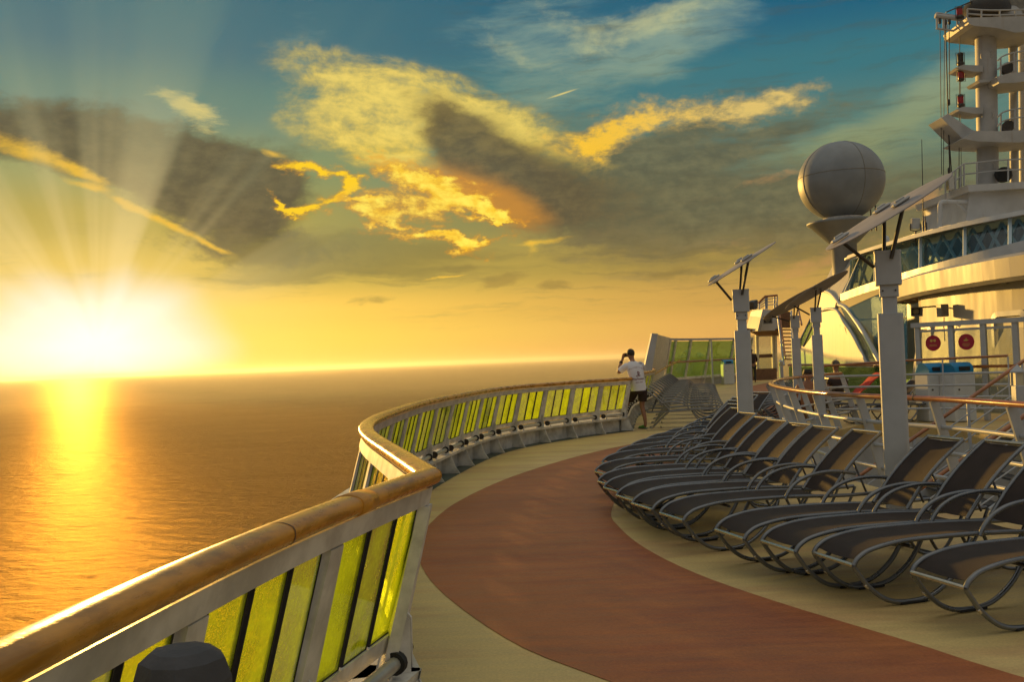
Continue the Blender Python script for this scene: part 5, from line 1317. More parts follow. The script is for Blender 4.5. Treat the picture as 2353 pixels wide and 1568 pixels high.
def kp(X, Y): return 1601.7+X*0.17025, 648.3+Y*0.17025
def kq(X, Y, d): return kp(X, Y)+(d,)
lc = root('lookout_cabin', at_y(1765, 880, 51).xy.to_3d(), 'white lookout cabin with slanted gold flank, railed roof and tall windows', 'cabin')
poly(lc, 'housing', [kq(885, 370, 50), kq(1125, 385, 50), kq(1125, 652, 50), kq(820, 660, 50)], 2.5, 'white_far')
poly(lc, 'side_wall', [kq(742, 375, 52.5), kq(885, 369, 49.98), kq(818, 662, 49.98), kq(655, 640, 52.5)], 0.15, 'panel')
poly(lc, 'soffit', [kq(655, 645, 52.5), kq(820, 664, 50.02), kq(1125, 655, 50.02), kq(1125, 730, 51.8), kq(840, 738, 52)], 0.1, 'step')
for x0, x1 in ((795, 832), (1012, 1040), (1046, 1078)):
    poly(lc, 'window_post', [kq(x0, 720, 51.2), kq(x1, 720, 51.2), kq(x1+10, 1210, 51.2), kq(x0+15, 1210, 51.2)], 0.25, 'cream')
for x0, x1 in ((720, 795), (832, 1012)):
    fr_ = poly(lc, 'window', [kq(x0, 980, 51.3), kq(x1, 970, 51.3), kq(x1, 1018, 51.3), kq(x0, 1028, 51.3)], 0.1, 'step')
    b = MB(); slab3(b, [kq(x0, 728, 51.35), kq(x1, 728, 51.35), kq(x1+8, 1180, 51.35), kq(x0+8, 1180, 51.35)], 0.03); b.build('pane', M['clear'], fr_)
poly(lc, 'plinth', [kq(720, 1180, 51.1), kq(1075, 1165, 51.1), kq(1080, 1340, 51.1), kq(728, 1350, 51.1)], 0.3, 'step')
b = MB(); b.tube([at_y(*kq(830, 285, 51)), at_y(*kq(920, 195, 50.5)), at_y(*kq(1085, 180, 50.5))], 0.06, 6); tr_ = b.build('roof_rail', M['teak'], lc)
for k in range(3):
    b = MB(); b.tube([at_y(*kq(830, 312+25*k, 51)), at_y(*kq(920, 232+40*k, 50.5)), at_y(*kq(1085, 218+42*k, 50.5))], 0.025, 5); b.build('bar', M['white'], tr_)
for X, Y0, Y1 in ((835, 290, 375), (925, 195, 368), (945, 195, 368), (1045, 185, 370), (1080, 182, 372)):
    b = MB(); b.tube([at_y(*kq(X, Y0, 50.6)), at_y(*kq(X, Y1, 50.6))], 0.045, 6); b.build('post', M['white'], tr_)
b = MB(); c = at_y(*kq(760, 310, 52.5)); b.box(c, (0.42, 0.5, 0.5), (V(0.8, 0.5, 0.3).normalized(), V(-0.5, 0.85, 0), V(-0.25, -0.2, 0.95).normalized()), 0.03); b.build('louvre_box', M['gun_dark'], lc)
c = at_y(*kq(950, 515, 49.6)); hsn = root('horn_speaker', c, 'boxed horn loudspeaker on the wall of the far lookout cabin', 'loudspeaker'); horn(hsn, c, 0.50, V(-0.2, -1, 0))
# steep stairs by the cabin
es = root('ship_ladder', at_y(*kq(1180, 1110, 47)).xy.to_3d(), 'steep outside stairs with red brown handrails beside the far cabin', 'stairs')
def kt(pts, r_, name, m, par=None):
    b = MB(); b.tube([at_y(*kq(*p)) for p in pts], r_, 6); return b.build(name, M[m], par or es)
kt([(1085, 395, 48), (1172, 1125, 46)], 0.055, 'stringer', 'white')
kt([(1108, 380, 48), (1192, 1040, 46)], 0.045, 'handrail', 'teak'); kt([(1350, 290, 48), (1412, 580, 46.6)], 0.05, 'handrail', 'teak')
kt([(1270, 395, 48), (1290, 1125, 46)], 0.055, 'stringer', 'white')
for k in range(12):
    Y = 495+k*50; x0, x1 = 1118+(Y-490)*0.11, 1268; d = 48-2.0*k/12
    b = MB(); P, Q_ = at_y(*kq(x0, Y, d)), at_y(*kq(x1, Y, d)); b.bar(P, Q_, 0.25, 0.06); b.build('tread', M['step'], es)
poly(es, 'back_panel', [kq(1105, 400, 48.6), kq(1270, 400, 48.6), kq(1268, 620, 48.6), kq(1128, 620, 48.6)], 0.05, 'step')
# deck lamp by the stairs
c = at_y(*kq(1132, 1085, 45)); bl = root('bollard_lamp', V(c.x, c.y, 0), 'far white post lamp at the foot of the steep stairs', 'lamp', 'white post lamps')
bpy.data.objects['bollard_lamp']['group'] = 'white post lamps'
b = MB(); b.box(V(c.x, c.y, 0.42), (0.16, 0.16, 0.84), bev=0.012); b.build('post', M['white'], bl)
b = MB(); b.box(V(c.x, c.y, 0.95), (0.15, 0.15, 0.22)); b.build('lantern_glass', M['brass'], bl)
b = MB(); b.lathe([(0.13, 1.06), (0.0, 1.18)], (c.x, c.y, 0), 4, smooth=False); b.build('cap', M['white'], bl)
# dark balustrade strip along the dome foot
gr = root('glass_balustrade', at_y(1900, 845, 30).xy.to_3d(), 'low green glass balustrade along the foot of the gold dome', 'balustrade')
P = [at_y(1812, 836, 34), at_y(1900, 833, 31), at_y(2030, 830, 27)]
for p in P: p.z = 1.06
b = MB(); b.tube(P, 0.045, 8); b.build('handrail', M['teak'], gr)
for a_, c_ in zip(P, P[1:]):
    b = MB(); b.prism([V(a_.x, a_.y, 0.1), V(c_.x, c_.y, 0.1), V(c_.x, c_.y, 1.0), V(a_.x, a_.y, 1.0)], V(0.02, 0.03, 0)); b.build('pane', M['green'], gr)

# ================================================================== the covered viewer by the rail
c = at_y(418, 1505, 1.72)
cv = root('covered_viewer', V(c.x, c.y, 0), 'deck viewer hidden under a tied dark grey canvas cover beside the near railing', 'viewer')
rows = []; nseg = 9; rr_ = random.Random(3)
jit = [rr_.uniform(0.9, 1.1) for _ in range(nseg)]
for z, r_ in ((0.582, 0.085), (0.722, 0.10), (0.862, 0.115), (0.962, 0.118), (1.032, 0.113), (1.067, 0.098), (1.084, 0.07), (1.090, 0.035)):
    rows.append([V(c.x+0.78*r_*(jit[k] if z < 1.0 else 1+(jit[k]-1)*0.35)*1.02*(math.cos(2*math.pi*k/nseg)+0.05*math.cos(6*math.pi*k/nseg)), c.y+0.78*r_*0.9*(math.sin(2*math.pi*k/nseg)), z+0.006*math.sin(k*2.1)*(z > 0.9)*(z < 1.05)) for k in range(nseg)])
b = MB(); b.grid(rows, False, True); b.add(rows[-1], [tuple(range(nseg))]); b.build('canvas_cover', M['cover'], cv)
b = MB(); b.tube([V(c.x+0.10*math.cos(a_), c.y+0.09*math.sin(a_), 0.735) for a_ in [2*math.pi*k/20 for k in range(20)]], 0.008, 6, closed=True); b.build('tie_cord', M['rubber'], cv)
b = MB(); b.lathe([(0.14, 0.0), (0.14, 0.02), (0.05, 0.05), (0.045, 0.7)], (c.x, c.y, 0), 16); b.build('post', M['steel'], cv)

# ================================================================== people
def skin_mesh(name, verts, edges, radii, m, parent, sub=2, root_i=0):
    me = bpy.data.meshes.new(name); me.from_pydata([Vector(v) for v in verts], edges, [])
    o = bpy.data.objects.new(name, me); col.objects.link(o)
    md = o.modifiers.new('skin', 'SKIN'); md.use_smooth_shade = True
    for i, r_ in enumerate(radii):
        sv = me.skin_vertices[0].data[i]; sv.radius = r_ if isinstance(r_, tuple) else (r_, r_)
        sv.use_root = (i == root_i)
    s_ = o.modifiers.new('sub', 'SUBSURF'); s_.levels = sub; s_.render_levels = sub
    dg = bpy.context.evaluated_depsgraph_get(); dg.update()
    new = bpy.data.meshes.new_from_object(o.evaluated_get(dg)); new.name = name
    for p in new.polygons: p.use_smooth = True
    new.materials.clear(); new.materials.append(m)
    o.modifiers.clear(); o.data = new; bpy.data.meshes.remove(me)
    if parent: o.parent = parent
    return o
class Chain:
    def __init__(s): s.v = []; s.e = []; s.r = []
    def pt(s, p, r_, link=None):
        s.v.append(p); s.r.append(r_)
        if link is not None: s.e.append((link, len(s.v)-1))
        return len(s.v)-1
    def run(s, start, items):
        k = start
        for p, r_ in items: k = s.pt(p, r_, k)
        return k
def hand(ch, wrist_i, wrist, d, side, curl, s_=1.0):
    """palm, four unequal fingers and a thumb from the palm's side"""
    d = d.normalized(); side = side.normalized(); nrm = d.cross(side).normalized()
    palm = ch.pt(wrist+d*0.05*s_, (0.036*s_, 0.018*s_), wrist_i)
    for j, ln in enumerate((0.070, 0.080, 0.074, 0.058)):
        a = wrist+d*0.092*s_+side*(0.030-0.020*j)*s_
        k = ch.pt(a, 0.011*s_, palm)
        m_ = a+d*ln*0.5*s_+nrm*curl*0.018*s_; k = ch.pt(m_, 0.0095*s_, k)
        ch.pt(m_+(d*0.35+nrm*curl*0.9)*ln*0.5*s_, 0.008*s_, k)
    t = ch.pt(wrist+d*0.035*s_+side*0.038*s_, 0.012*s_, palm)
    t2 = ch.pt(wrist+d*0.066*s_+side*0.060*s_+nrm*curl*0.01, 0.010*s_, t)
    ch.pt(wrist+d*0.092*s_+side*0.058*s_+nrm*curl*0.025, 0.009*s_, t2)

def standing_man():
    """local axes: +y is where he looks, out to sea; z up; he stands on his right leg, left foot up on the ledge"""
    base = at_z(1481, 986, 0.004)
    rt = empty('person', base); WLOC['person'] = Vector(base)
    tag(rt, 'man in white printed T-shirt and black shorts photographing the sea by the railing', 'person')
    # body coordinates: x right, y forward, measured from the right foot
    ch = Chain()
    pel = ch.pt(V(-0.05, 0.01, 0.93), (0.12, 0.09))
    sp1 = ch.pt(V(-0.065, 0.02, 1.08), (0.105, 0.075), pel)
    sp2 = ch.pt(V(-0.085, 0.045, 1.24), (0.115, 0.075), sp1)
    sp3 = ch.pt(V(-0.105, 0.07, 1.39), (0.095, 0.062), sp2)
    nk = ch.pt(V(-0.115, 0.10, 1.50), 0.058, sp3)
    nk2 = ch.pt(V(-0.12, 0.125, 1.555), 0.055, nk)
    hd = ch.pt(V(-0.122, 0.15, 1.64), (0.078, 0.092), nk2)
    hd2 = ch.pt(V(-0.124, 0.155, 1.715), (0.060, 0.072), hd)
    # right leg, straight
    rh = ch.pt(V(0.03, 0.0, 0.86), 0.088, pel)
    ch.run(rh, [(V(0.02, 0.02, 0.68), 0.074), (V(0.0, 0.04, 0.50), 0.054), (V(0.01, 0.015, 0.38), 0.055), (V(0.02, -0.02, 0.24), 0.045), (V(0.02, -0.03, 0.10), 0.034), (V(0.01, -0.02, 0.055), 0.036), (V(-0.02, 0.09, 0.03), (0.034, 0.022)), (V(-0.04, 0.17, 0.022), (0.03, 0.016))])
    lh = ch.pt(V(-0.14, 0.03, 0.86), 0.088, pel)
    ch.run(lh, [(V(-0.19, 0.13, 0.72), 0.074), (V(-0.24, 0.26, 0.60), 0.056), (V(-0.27, 0.27, 0.52), 0.052), (V(-0.30, 0.26, 0.46), 0.044), (V(-0.32, 0.24, 0.37), 0.034), (V(-0.33, 0.245, 0.335), 0.036), (V(-0.37, 0.33, 0.318), (0.034, 0.022)), (V(-0.40, 0.40, 0.312), (0.03, 0.016))])
    # left arm raised: elbow out to the left, hand at the camera before the face
    ls = ch.pt(V(-0.27, 0.07, 1.40), 0.050, sp3)
    k = ch.run(ls, [(V(-0.35, 0.13, 1.34), 0.052), (V(-0.43, 0.18, 1.265), 0.043), (V(-0.38, 0.26, 1.36), 0.040), (V(-0.30, 0.31, 1.48), 0.033), (V(-0.255, 0.325, 1.55), 0.028)])
    hand(ch, k, ch.v[k], V(0.25, 0.05, 0.95), V(0.7, 0.6, -0.2), -0.9)
    rs = ch.pt(V(0.06, 0.06, 1.40), 0.050, sp3)
    k = ch.run(rs, [(V(0.12, 0.15, 1.33), 0.052), (V(0.14, 0.25, 1.27), 0.043), (V(0.08, 0.31, 1.38), 0.040), (V(-0.01, 0.33, 1.49), 0.033), (V(-0.05, 0.34, 1.555), 0.028)])
    hand(ch, k, ch.v[k], V(-0.25, 0.05, 0.95), V(-0.7, 0.6, -0.2), -0.9)
    body = skin_mesh('body', ch.v, ch.e, ch.r, M['skin'], rt)
    # face and ears
    H = V(-0.123, 0.152, 1.655)
    b = MB(); b.lathe([(0.0, 0.034), (0.012, 0.02), (0.019, 0.0), (0.016, -0.012)], H+V(0, 0.085, -0.02), 10, V(0, 1, 0.25)); b.build('nose', M['skin'], rt, loc=V(0, 0, 0))
    for q in (-1, 1):
        b = MB(); b.lathe([(0.0, 0.012), (0.018, 0.010), (0.026, 0.0), (0.014, -0.006)], H+V(q*0.080, 0.0, -0.015), 12, V(q, -0.35, 0)); b.build('ear', M['skin'], rt, loc=V(0, 0, 0))
        b = MB(); b.lathe([(0.0, 0.013), (0.009, 0.009), (0.013, 0.0)], H+V(q*0.032, 0.078, 0.005), 10, V(0, 1, 0)); b.build('eye', M['camera'], rt, loc=V(0, 0, 0))
    b = MB(); b.box(H+V(0, 0.088, -0.058), (0.05, 0.012, 0.012), bev=0.004); b.build('mouth', M['red_cloth'], rt, loc=V(0, 0, 0))
    # short cropped hair over the back and top of the skull
    rows = []
    for i in range(10):
        row = []
        for t in [2*math.pi*k_/28 for k_ in range(28)]:
            lim = 92-28*math.sin(t) if math.sin(t) > 0 else 92-34*math.sin(t)*1.0
            a = R(lim)*i/9
            row.append(H+V(0.086*math.sin(a)*math.cos(t), -0.010+0.104*math.sin(a)*math.sin(t)*(1.0 if math.sin(t) < 0 else 0.88), 0.020+0.100*math.cos(a)*(1 if a < 1.6 else 0.92)))
        rows.append(row)
    keep = MB(); keep.grid(rows, True, True); keep.build('hair', M['hair'], rt, loc=V(0, 0, 0))
    # T-shirt: lofted torso with two short sleeves
    def loft(rings, name, m, n=28, wr=0.0):
        rows = [[V(cx+rx*math.copysign(abs(math.cos(t))**0.82, math.cos(t)), cy+ry*math.copysign(abs(math.sin(t))**0.9, math.sin(t))+wr*math.sin(3*t+z*23)*0.6+wr*math.sin(5*t-z*31), z) for t in [2*math.pi*k_/n for k_ in range(n)]] for cx, cy, z, rx, ry in rings]
        b = MB(); b.grid(rows, True, True); b.add(rows[-1], [tuple(range(n))]); b.add(rows[0], [tuple(range(n-1, -1, -1))])
        return b.build(name, M[m], rt, loc=V(0, 0, 0))
    shirt = loft([(-0.06, 0.012, 0.845, 0.180, 0.138), (-0.06, 0.012, 0.90, 0.178, 0.136), (-0.063, 0.018, 0.98, 0.172, 0.130), (-0.067, 0.025, 1.07, 0.168, 0.124), (-0.075, 0.035, 1.17, 0.174, 0.122), (-0.085, 0.048, 1.27, 0.186, 0.122), (-0.096, 0.062, 1.35, 0.192, 0.116), (-0.104, 0.074, 1.41, 0.184, 0.104), (-0.109, 0.084, 1.45, 0.150, 0.090), (-0.113, 0.095, 1.48, 0.098, 0.076), (-0.115, 0.10, 1.50, 0.070, 0.066)], 't_shirt', 'tshirt', wr=0.004)
    for pts in ([V(-0.235, 0.072, 1.40), V(-0.30, 0.10, 1.375), V(-0.355, 0.135, 1.335), V(-0.392, 0.158, 1.298)], [V(0.03, 0.062, 1.40), V(0.085, 0.10, 1.375), V(0.122, 0.155, 1.325), V(0.130, 0.19, 1.30)]):
        b = MB(); b.tube(spline(pts, 3), [0.082-0.0012*k_ for k_ in range(10)], 16); b.build('sleeve', M['tshirt'], shirt, loc=V(0, 0, 0))
    short = loft([(-0.055, 0.01, 0.77, 0.13, 0.10), (-0.055, 0.01, 0.82, 0.158, 0.120), (-0.055, 0.01, 0.90, 0.162, 0.124), (-0.057, 0.01, 0.97, 0.150, 0.112)], 'shorts', 'shorts', wr=0.003)
    for pts in ([V(0.03, 0.0, 0.88), V(0.025, 0.01, 0.74), V(0.015, 0.03, 0.61)], [V(-0.135, 0.035, 0.87), V(-0.175, 0.11, 0.755), V(-0.215, 0.20, 0.655)]):
        b = MB(); b.tube(spline(pts, 4), [0.104-0.001*k_ for k_ in range(9)], 18); b.build('shorts_leg', M['shorts'], short, loc=V(0, 0, 0))
    for side, (hx, hy, hz), (tx, ty, tz) in ((0, (0.02, -0.035, 0.045), (-0.045, 0.19, 0.03)), (1, (-0.325, 0.235, 0.335), (-0.405, 0.42, 0.322))):
        c_ = Chain(); k = c_.pt(V(hx, hy, hz+0.012), (0.046, 0.05)); k = c_.pt(V(hx*.5+tx*.5, hy*.5+ty*.5, hz*.5+tz*.5), (0.048, 0.038), k); c_.pt(V(tx, ty, tz), (0.044, 0.026), k)
        so_ = skin_mesh('shoe', c_.v, c_.e, c_.r, M['shoe_green'] if side == 0 else M['shoe_grey'], rt)
        b = MB(); d = V(tx-hx, ty-hy, tz-hz); b.bar(V(hx, hy-0.03, hz-0.034), V(tx, ty, tz-0.022), 0.085, 0.022); b.build('sole', M['shoe_grey'], so_, loc=V(0, 0, 0))
    # watch strap on the left wrist
    b = MB(); w0, w1 = V(-0.315, 0.305, 1.46), V(-0.29, 0.315, 1.50); b.tube([w0, w1], 0.040, 12); b.build('wristwatch', M['rubber'], rt, loc=V(0, 0, 0))
    # print on the back of the shirt, pressed onto the cloth
    from mathutils.bvhtree import BVHTree
    dg = bpy.context.evaluated_depsgraph_get(); dg.update()
    bvh = BVHTree.FromPolygons([v.co.copy() for v in shirt.data.vertices], [tuple(p.vertices) for p in shirt.data.polygons])
    def press(points, lift=0.006):
        out = []
        for p in points:
            hit = bvh.ray_cast(V(p[0], -1.0, p[1]), V(0, 1, 0))
            y = hit[0].y if hit[0] is not None else -0.08
            out.append(V(p[0], y-lift, p[1]))
        return out
    def print_text(s_, x, z, size, name, arc=0.0, shear=0.0):
        cu = bpy.data.curves.new('lettering', 'FONT'); cu.body = s_; cu.size = size; cu.align_x = 'CENTER'; cu.offset = size*0.012
        o_ = bpy.data.objects.new('lettering', cu); col.objects.link(o_)
        dg_ = bpy.context.evaluated_depsgraph_get(); dg_.update()
        me = bpy.data.meshes.new_from_object(o_.evaluated_get(dg_)); bpy.data.objects.remove(o_); bpy.data.curves.remove(cu)
        bm = bmesh.new(); bm.from_mesh(me)
        bmesh.ops.triangulate(bm, faces=bm.faces); bmesh.ops.subdivide_edges(bm, edges=[e for e in bm.edges if e.calc_length() > 0.03], cuts=1)
        q = press([(x+v.co.x, z+v.co.y-arc*v.co.x**2) for v in bm.verts])
        for v, p in zip(bm.verts, q): v.co = p
        bm.to_mesh(me); bm.free(); me.materials.clear(); me.materials.append(M['logo_red'])
        o_ = bpy.data.objects.new(name, me); col.objects.link(o_); o_.parent = shirt
        return o_
    print_text('プレイステーション', -0.092, 1.345, 0.040, 'arched_print', arc=1.6)
    print_text('PlayStation', -0.075, 1.085, 0.060, 'word_print')
    # the emblem: an upright P standing on a lying S
    def patch(polys, name):
        vs, fs = [], []
        for pl in polys:
            o_ = len(vs); q = press([(-0.08+x, 1.215+z) for x, z in pl], 0.006); vs += q; fs.append(tuple(range(o_, o_+len(pl))))
        me = bpy.data.meshes.new(name); me.from_pydata(vs, [], fs); me.materials.append(M['logo_red']); o_ = bpy.data.objects.new(name, me); col.objects.link(o_); o_.parent = shirt
    patch([[(-0.012, -0.045), (0.008, -0.052), (0.008, 0.052), (-0.012, 0.058)], [(0.008, 0.052), (0.03, 0.042), (0.036, 0.028), (0.008, 0.036)], [(0.036, 0.034), (0.04, 0.012), (0.03, -0.004), (0.024, 0.008), (0.024, 0.034)], [(0.03, -0.004), (0.008, 0.004), (0.008, -0.012), (0.02, -0.012)],
           [(-0.016, -0.028), (-0.05, -0.042), (-0.052, -0.054), (-0.016, -0.040)], [(-0.052, -0.044), (-0.03, -0.064), (-0.016, -0.062), (-0.03, -0.05)], [(0.012, -0.022), (0.04, -0.024), (0.05, -0.034), (0.012, -0.034)], [(0.05, -0.034), (0.044, -0.046), (0.012, -0.056), (0.012, -0.046), (0.034, -0.036)]], 'emblem_print')
    # a line of print too small to read
    lines = []; x = -0.075; rr = random.Random(8)
    while x < 0.085:
        w_ = rr.uniform(0.006, 0.012); lines.append([(x, -0.195), (x+w_, -0.195), (x+w_, -0.176), (x, -0.176)]); x += w_+0.006+(0.014 if -0.005 < x < 0.012 else 0)
    patch(lines, 'small_print')
    rt.rotation_euler = (0, R(-2.5), R(14))
    # the little camera in his hands is a thing of its own
    rm = Euler((0, R(-2.5), R(14))).to_matrix()
    cpos = Vector(base)+rm @ V(-0.15, 0.37, 1.63)
    cr = root('camera_body', cpos, 'small black camera held up to the eye by the man in white', 'camera')
    X, Y = rm @ V(1, 0, 0), rm @ V(0, 1, 0)
    b = MB(); b.box(cpos, (0.12, 0.05, 0.075), (X, Y, V(0, 0, 1)), 0.01); b.box(cpos+V(0, 0, 0.045), (0.04, 0.04, 0.025), (X, Y, V(0, 0, 1)), 0.006); b.build('body', M['camera'], cr)
    b = MB(); b.tube([cpos+Y*0.02, cpos+Y*0.09], 0.032, 16); b.build('lens', M['camera'], cr)
standing_man()

def sitter(px, py, y, label, hair, bald, yaw, seat=0.36, shirt=None):
    """seated figure seen mostly from behind: head, torso, arms, thighs and shins"""
    hc = at_y(px, py, y); z0 = hc.z-1.16 if hc.z > 1.16 else 0.0
    base = V(hc.x, hc.y, 0); rt = empty('person', base); WLOC[rt.name] = base
    tag(rt, label, 'person', 'people sitting beyond the teak railing')
    k0 = hc.z-1.16; ch = Chain()
    pel = ch.pt(V(0, 0.05, seat+0.10+k0*0), (0.15, 0.11)); s1 = ch.pt(V(0, 0.0, 0.68), (0.14, 0.10), pel); s2 = ch.pt(V(0, -0.01, 0.86), (0.165, 0.105), s1)
    nk = ch.pt(V(0, 0.02, 0.99+k0), 0.056, s2); n2 = ch.pt(V(0, 0.03, 1.05+k0), 0.056, nk); h1 = ch.pt(V(0, 0.045, 1.14+k0), (0.078, 0.092), n2); ch.pt(V(0, 0.05, 1.215+k0), (0.06, 0.072), h1)
    for q in (-1, 1):
        a = ch.pt(V(q*0.185, 0.0, 0.86), 0.06, s2); k = ch.run(a, [(V(q*0.24, 0.02, 0.70), 0.05), (V(q*0.25, 0.06, 0.58), 0.042), (V(q*0.20, 0.22, 0.53), 0.036), (V(q*0.13, 0.33, 0.52), 0.028)])
        hand(ch, k, ch.v[k], V(-q*0.4, 0.9, -0.1), V(-q*0.9, -0.4, 0), -0.6 if q > 0 else 0.6)
        h = ch.pt(V(q*0.09, 0.12, seat+0.09), 0.088, pel); ch.run(h, [(V(q*0.11, 0.34, seat+0.10), 0.072), (V(q*0.11, 0.50, seat+0.12), 0.056), (V(q*0.11, 0.56, seat-0.06), 0.05), (V(q*0.11, 0.58, 0.10), 0.036), (V(q*0.11, 0.62, 0.04), (0.04, 0.03)), (V(q*0.12, 0.74, 0.025), (0.036, 0.018))])
    skin_mesh('body', ch.v, ch.e, ch.r, M['skin'], rt)
    H = V(0, 0.048, 1.155+k0)
    for q in (-1, 1):
        b = MB(); b.lathe([(0.0, 0.012), (0.018, 0.010), (0.026, 0.0), (0.014, -0.006)], H+V(q*0.080, 0.0, -0.015), 10, V(q, -0.35, 0)); b.build('ear', M['skin'], rt, loc=V(0, 0, 0))
    b = MB(); b.lathe([(0.0, 0.034), (0.012, 0.02), (0.019, 0.0), (0.016, -0.012)], H+V(0, 0.085, -0.02), 8, V(0, 1, 0.25)); b.build('nose', M['skin'], rt, loc=V(0, 0, 0))
    rows = []
    lo_a, hi_a = (48, 108) if bald else (0, 106)
    for i in range(8):
        a = R(lo_a+(hi_a-lo_a)*i/7)
        ts_ = [R(180+180*k_/16) if bald else 2*math.pi*k_/17 for k_ in range(17)]
        rows.append([H+V((0.089 if bald else 0.10)*math.sin(a)*math.cos(t), -0.012+(0.103 if bald else 0.115)*math.sin(a)*math.sin(t), 0.018+(0.098 if bald else 0.112)*math.cos(a)) for t in ts_])
    b = MB(); b.grid(rows, True, not bald); b.build('hair', M[hair], rt, loc=V(0, 0, 0))
    if shirt:
        c_ = Chain(); a0 = c_.pt(V(0, 0.05, 0.50), (0.165, 0.13)); a1 = c_.pt(V(0, 0.0, 0.70), (0.16, 0.12), a0); a2 = c_.pt(V(0, -0.01, 0.87), (0.175, 0.115), a1); c_.pt(V(0, 0.01, 0.95), (0.09, 0.08), a2)
        for q in (-1, 1): l_ = c_.pt(V(q*0.185, 0, 0.865), 0.075, a2); c_.run(l_, [(V(q*0.23, 0.015, 0.74), 0.068)])
        skin_mesh('shirt', c_.v, c_.e, c_.r, M[shirt], rt)
    c_ = Chain(); a0 = c_.pt(V(0, 0.05, seat+0.09), (0.165, 0.125))
    for q in (-1, 1): l_ = c_.pt(V(q*0.095, 0.18, seat+0.095), 0.105, a0); c_.run(l_, [(V(q*0.11, 0.40, seat+0.11), 0.09)])
    skin_mesh('shorts', c_.v, c_.e, c_.r, M['shorts'], rt)
    rt.rotation_euler = (0, 0, yaw)
    st = root('stool', V(0, 0, 0), ('low deck seat under ' + ('the bald sitter' if bald else 'the grey haired sitter')), 'seat')
    b = MB(); b.box(V(0, 0.12, seat-0.03), (0.46, 0.46, 0.05), bev=0.015); b.build('seat', M['gun_dark'], st)
    for i in (-1, 1):
        for j in (-1, 1):
            b = MB(); b.tube([V(i*0.2, 0.12+j*0.2, 0.0), V(i*0.19, 0.12+j*0.19, seat-0.05)], 0.014, 8); b.build('leg', M['gun'], st)
    st.location = base; st.rotation_euler = (0, 0, yaw)
sitter(1855, 858, 18.4, 'bare shouldered man with a balding crown sitting with his back turned', 'hair', True, R(-20))
sitter(1922, 840, 21.0, 'person with bushy grey hair sitting before the gold dome', 'grey_hair', False, R(10), shirt='shorts')

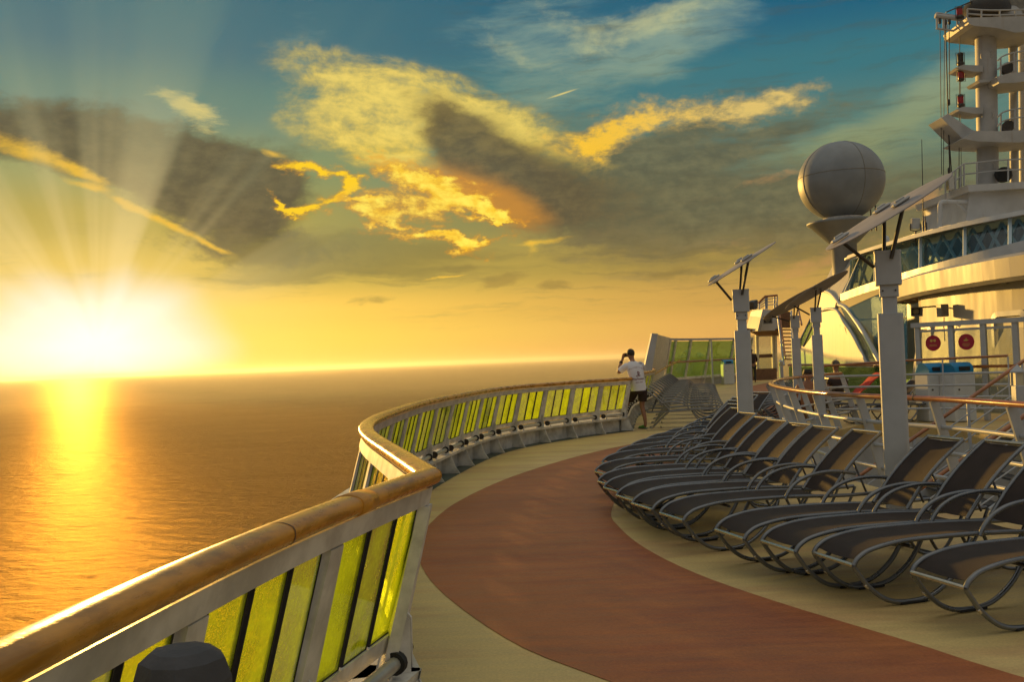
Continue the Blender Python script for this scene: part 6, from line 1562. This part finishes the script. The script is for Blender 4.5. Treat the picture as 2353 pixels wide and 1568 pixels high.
def dark_stander():
    base = at_y(1731, 870, 47.5); base = V(base.x, base.y, 0.004)
    rt = empty('person', base); WLOC[rt.name] = base
    tag(rt, 'person in dark clothes standing by the far cabin windows', 'person')
    ch = Chain(); p = ch.pt(V(0, 0, 0.95), (0.15, 0.11)); s1 = ch.pt(V(0.0, 0.02, 1.15), (0.15, 0.11), p); s2 = ch.pt(V(-0.02, 0.06, 1.38), (0.17, 0.11), s1)
    n = ch.pt(V(-0.03, 0.10, 1.50), 0.058, s2); h = ch.pt(V(-0.03, 0.13, 1.62), (0.08, 0.092), n); ch.pt(V(-0.03, 0.14, 1.70), (0.06, 0.07), h)
    for q in (-1, 1):
        a = ch.pt(V(q*0.19-0.02, 0.06, 1.38), 0.062, s2); k = ch.run(a, [(V(q*0.24, 0.10, 1.20), 0.052), (V(q*0.23, 0.18, 1.08), 0.044), (V(q*0.16, 0.34, 1.10), 0.036), (V(q*0.10, 0.42, 1.12), 0.028)])
        hand(ch, k, ch.v[k], V(-q*0.3, 0.9, 0.1), V(-q*0.9, -0.3, 0), -0.6)
        l_ = ch.pt(V(q*0.09, 0, 0.86), 0.088, p); ch.run(l_, [(V(q*0.10, 0.02, 0.50), 0.058), (V(q*0.10, 0.0, 0.28), 0.05), (V(q*0.10, -0.02, 0.09), 0.036), (V(q*0.10, 0.0, 0.045), (0.04, 0.035)), (V(q*0.12, 0.14, 0.025), (0.036, 0.018))])
    skin_mesh('body', ch.v, ch.e, ch.r, M['skin'], rt)
    H = V(-0.03, 0.132, 1.635); rows = [[H+V(0.09*math.sin(R(a))*math.cos(t), -0.012+0.104*math.sin(R(a))*math.sin(t), 0.018+0.1*math.cos(R(a))) for t in [2*math.pi*k_/16 for k_ in range(16)]] for a in (0, 20, 40, 60, 80, 100)]
    b = MB(); b.grid(rows, True, True); b.build('hair', M['hair'], rt, loc=V(0, 0, 0))
    b = MB(); b.lathe([(0.0, 0.034), (0.012, 0.02), (0.019, 0.0)], H+V(0, 0.085, -0.02), 8, V(0, 1, 0.25)); b.build('nose', M['skin'], rt, loc=V(0, 0, 0))
    c_ = Chain(); a0 = c_.pt(V(0, 0.0, 0.90), (0.172, 0.13)); a1 = c_.pt(V(0, 0.02, 1.15), (0.168, 0.125), a0); a2 = c_.pt(V(-0.02, 0.06, 1.39), (0.18, 0.118), a1); c_.pt(V(-0.03, 0.09, 1.48), (0.085, 0.075), a2)
    for q in (-1, 1): l_ = c_.pt(V(q*0.19-0.02, 0.06, 1.39), 0.078, a2); c_.run(l_, [(V(q*0.24, 0.10, 1.20), 0.066), (V(q*0.23, 0.18, 1.09), 0.058), (V(q*0.16, 0.34, 1.10), 0.046)])
    skin_mesh('jacket', c_.v, c_.e, c_.r, M['shorts'], rt)
    c_ = Chain(); a0 = c_.pt(V(0, 0, 0.93), (0.16, 0.12))
    for q in (-1, 1): l_ = c_.pt(V(q*0.09, 0, 0.84), 0.105, a0); c_.run(l_, [(V(q*0.10, 0.02, 0.50), 0.078), (V(q*0.10, 0.0, 0.28), 0.066), (V(q*0.10, -0.01, 0.08), 0.058)])
    skin_mesh('trousers', c_.v, c_.e, c_.r, M['camera'], rt)
dark_stander()

for o in list(bpy.data.objects):
    for k in list(o.keys()):
        if k.startswith('_'): del o[k]
bpy.context.view_layer.update()

# ================================================================== the evening haze over the sea
hz = MB(); hz.box(V(0, 0, 9.0), (50000, 50000, 80.0))
hz_m = bpy.data.materials.new('evening_haze'); hz_m.use_nodes = True
for n_ in list(hz_m.node_tree.nodes):
    if n_.type == 'BSDF_PRINCIPLED': hz_m.node_tree.nodes.remove(n_)
vol = hz_m.node_tree.nodes.new('ShaderNodeVolumePrincipled')
vol.inputs['Color'].default_value = (0.95, 0.90, 0.80, 1)
vol.inputs['Density'].default_value = 0.00007
vol.inputs['Anisotropy'].default_value = 0.55
hz_m.node_tree.links.new(vol.outputs[0], hz_m.node_tree.nodes['Material Output'].inputs['Volume'])
o = hz.build('haze', hz_m)
tag(o, 'thin golden evening haze lying over the sea', 'haze', kind='stuff')
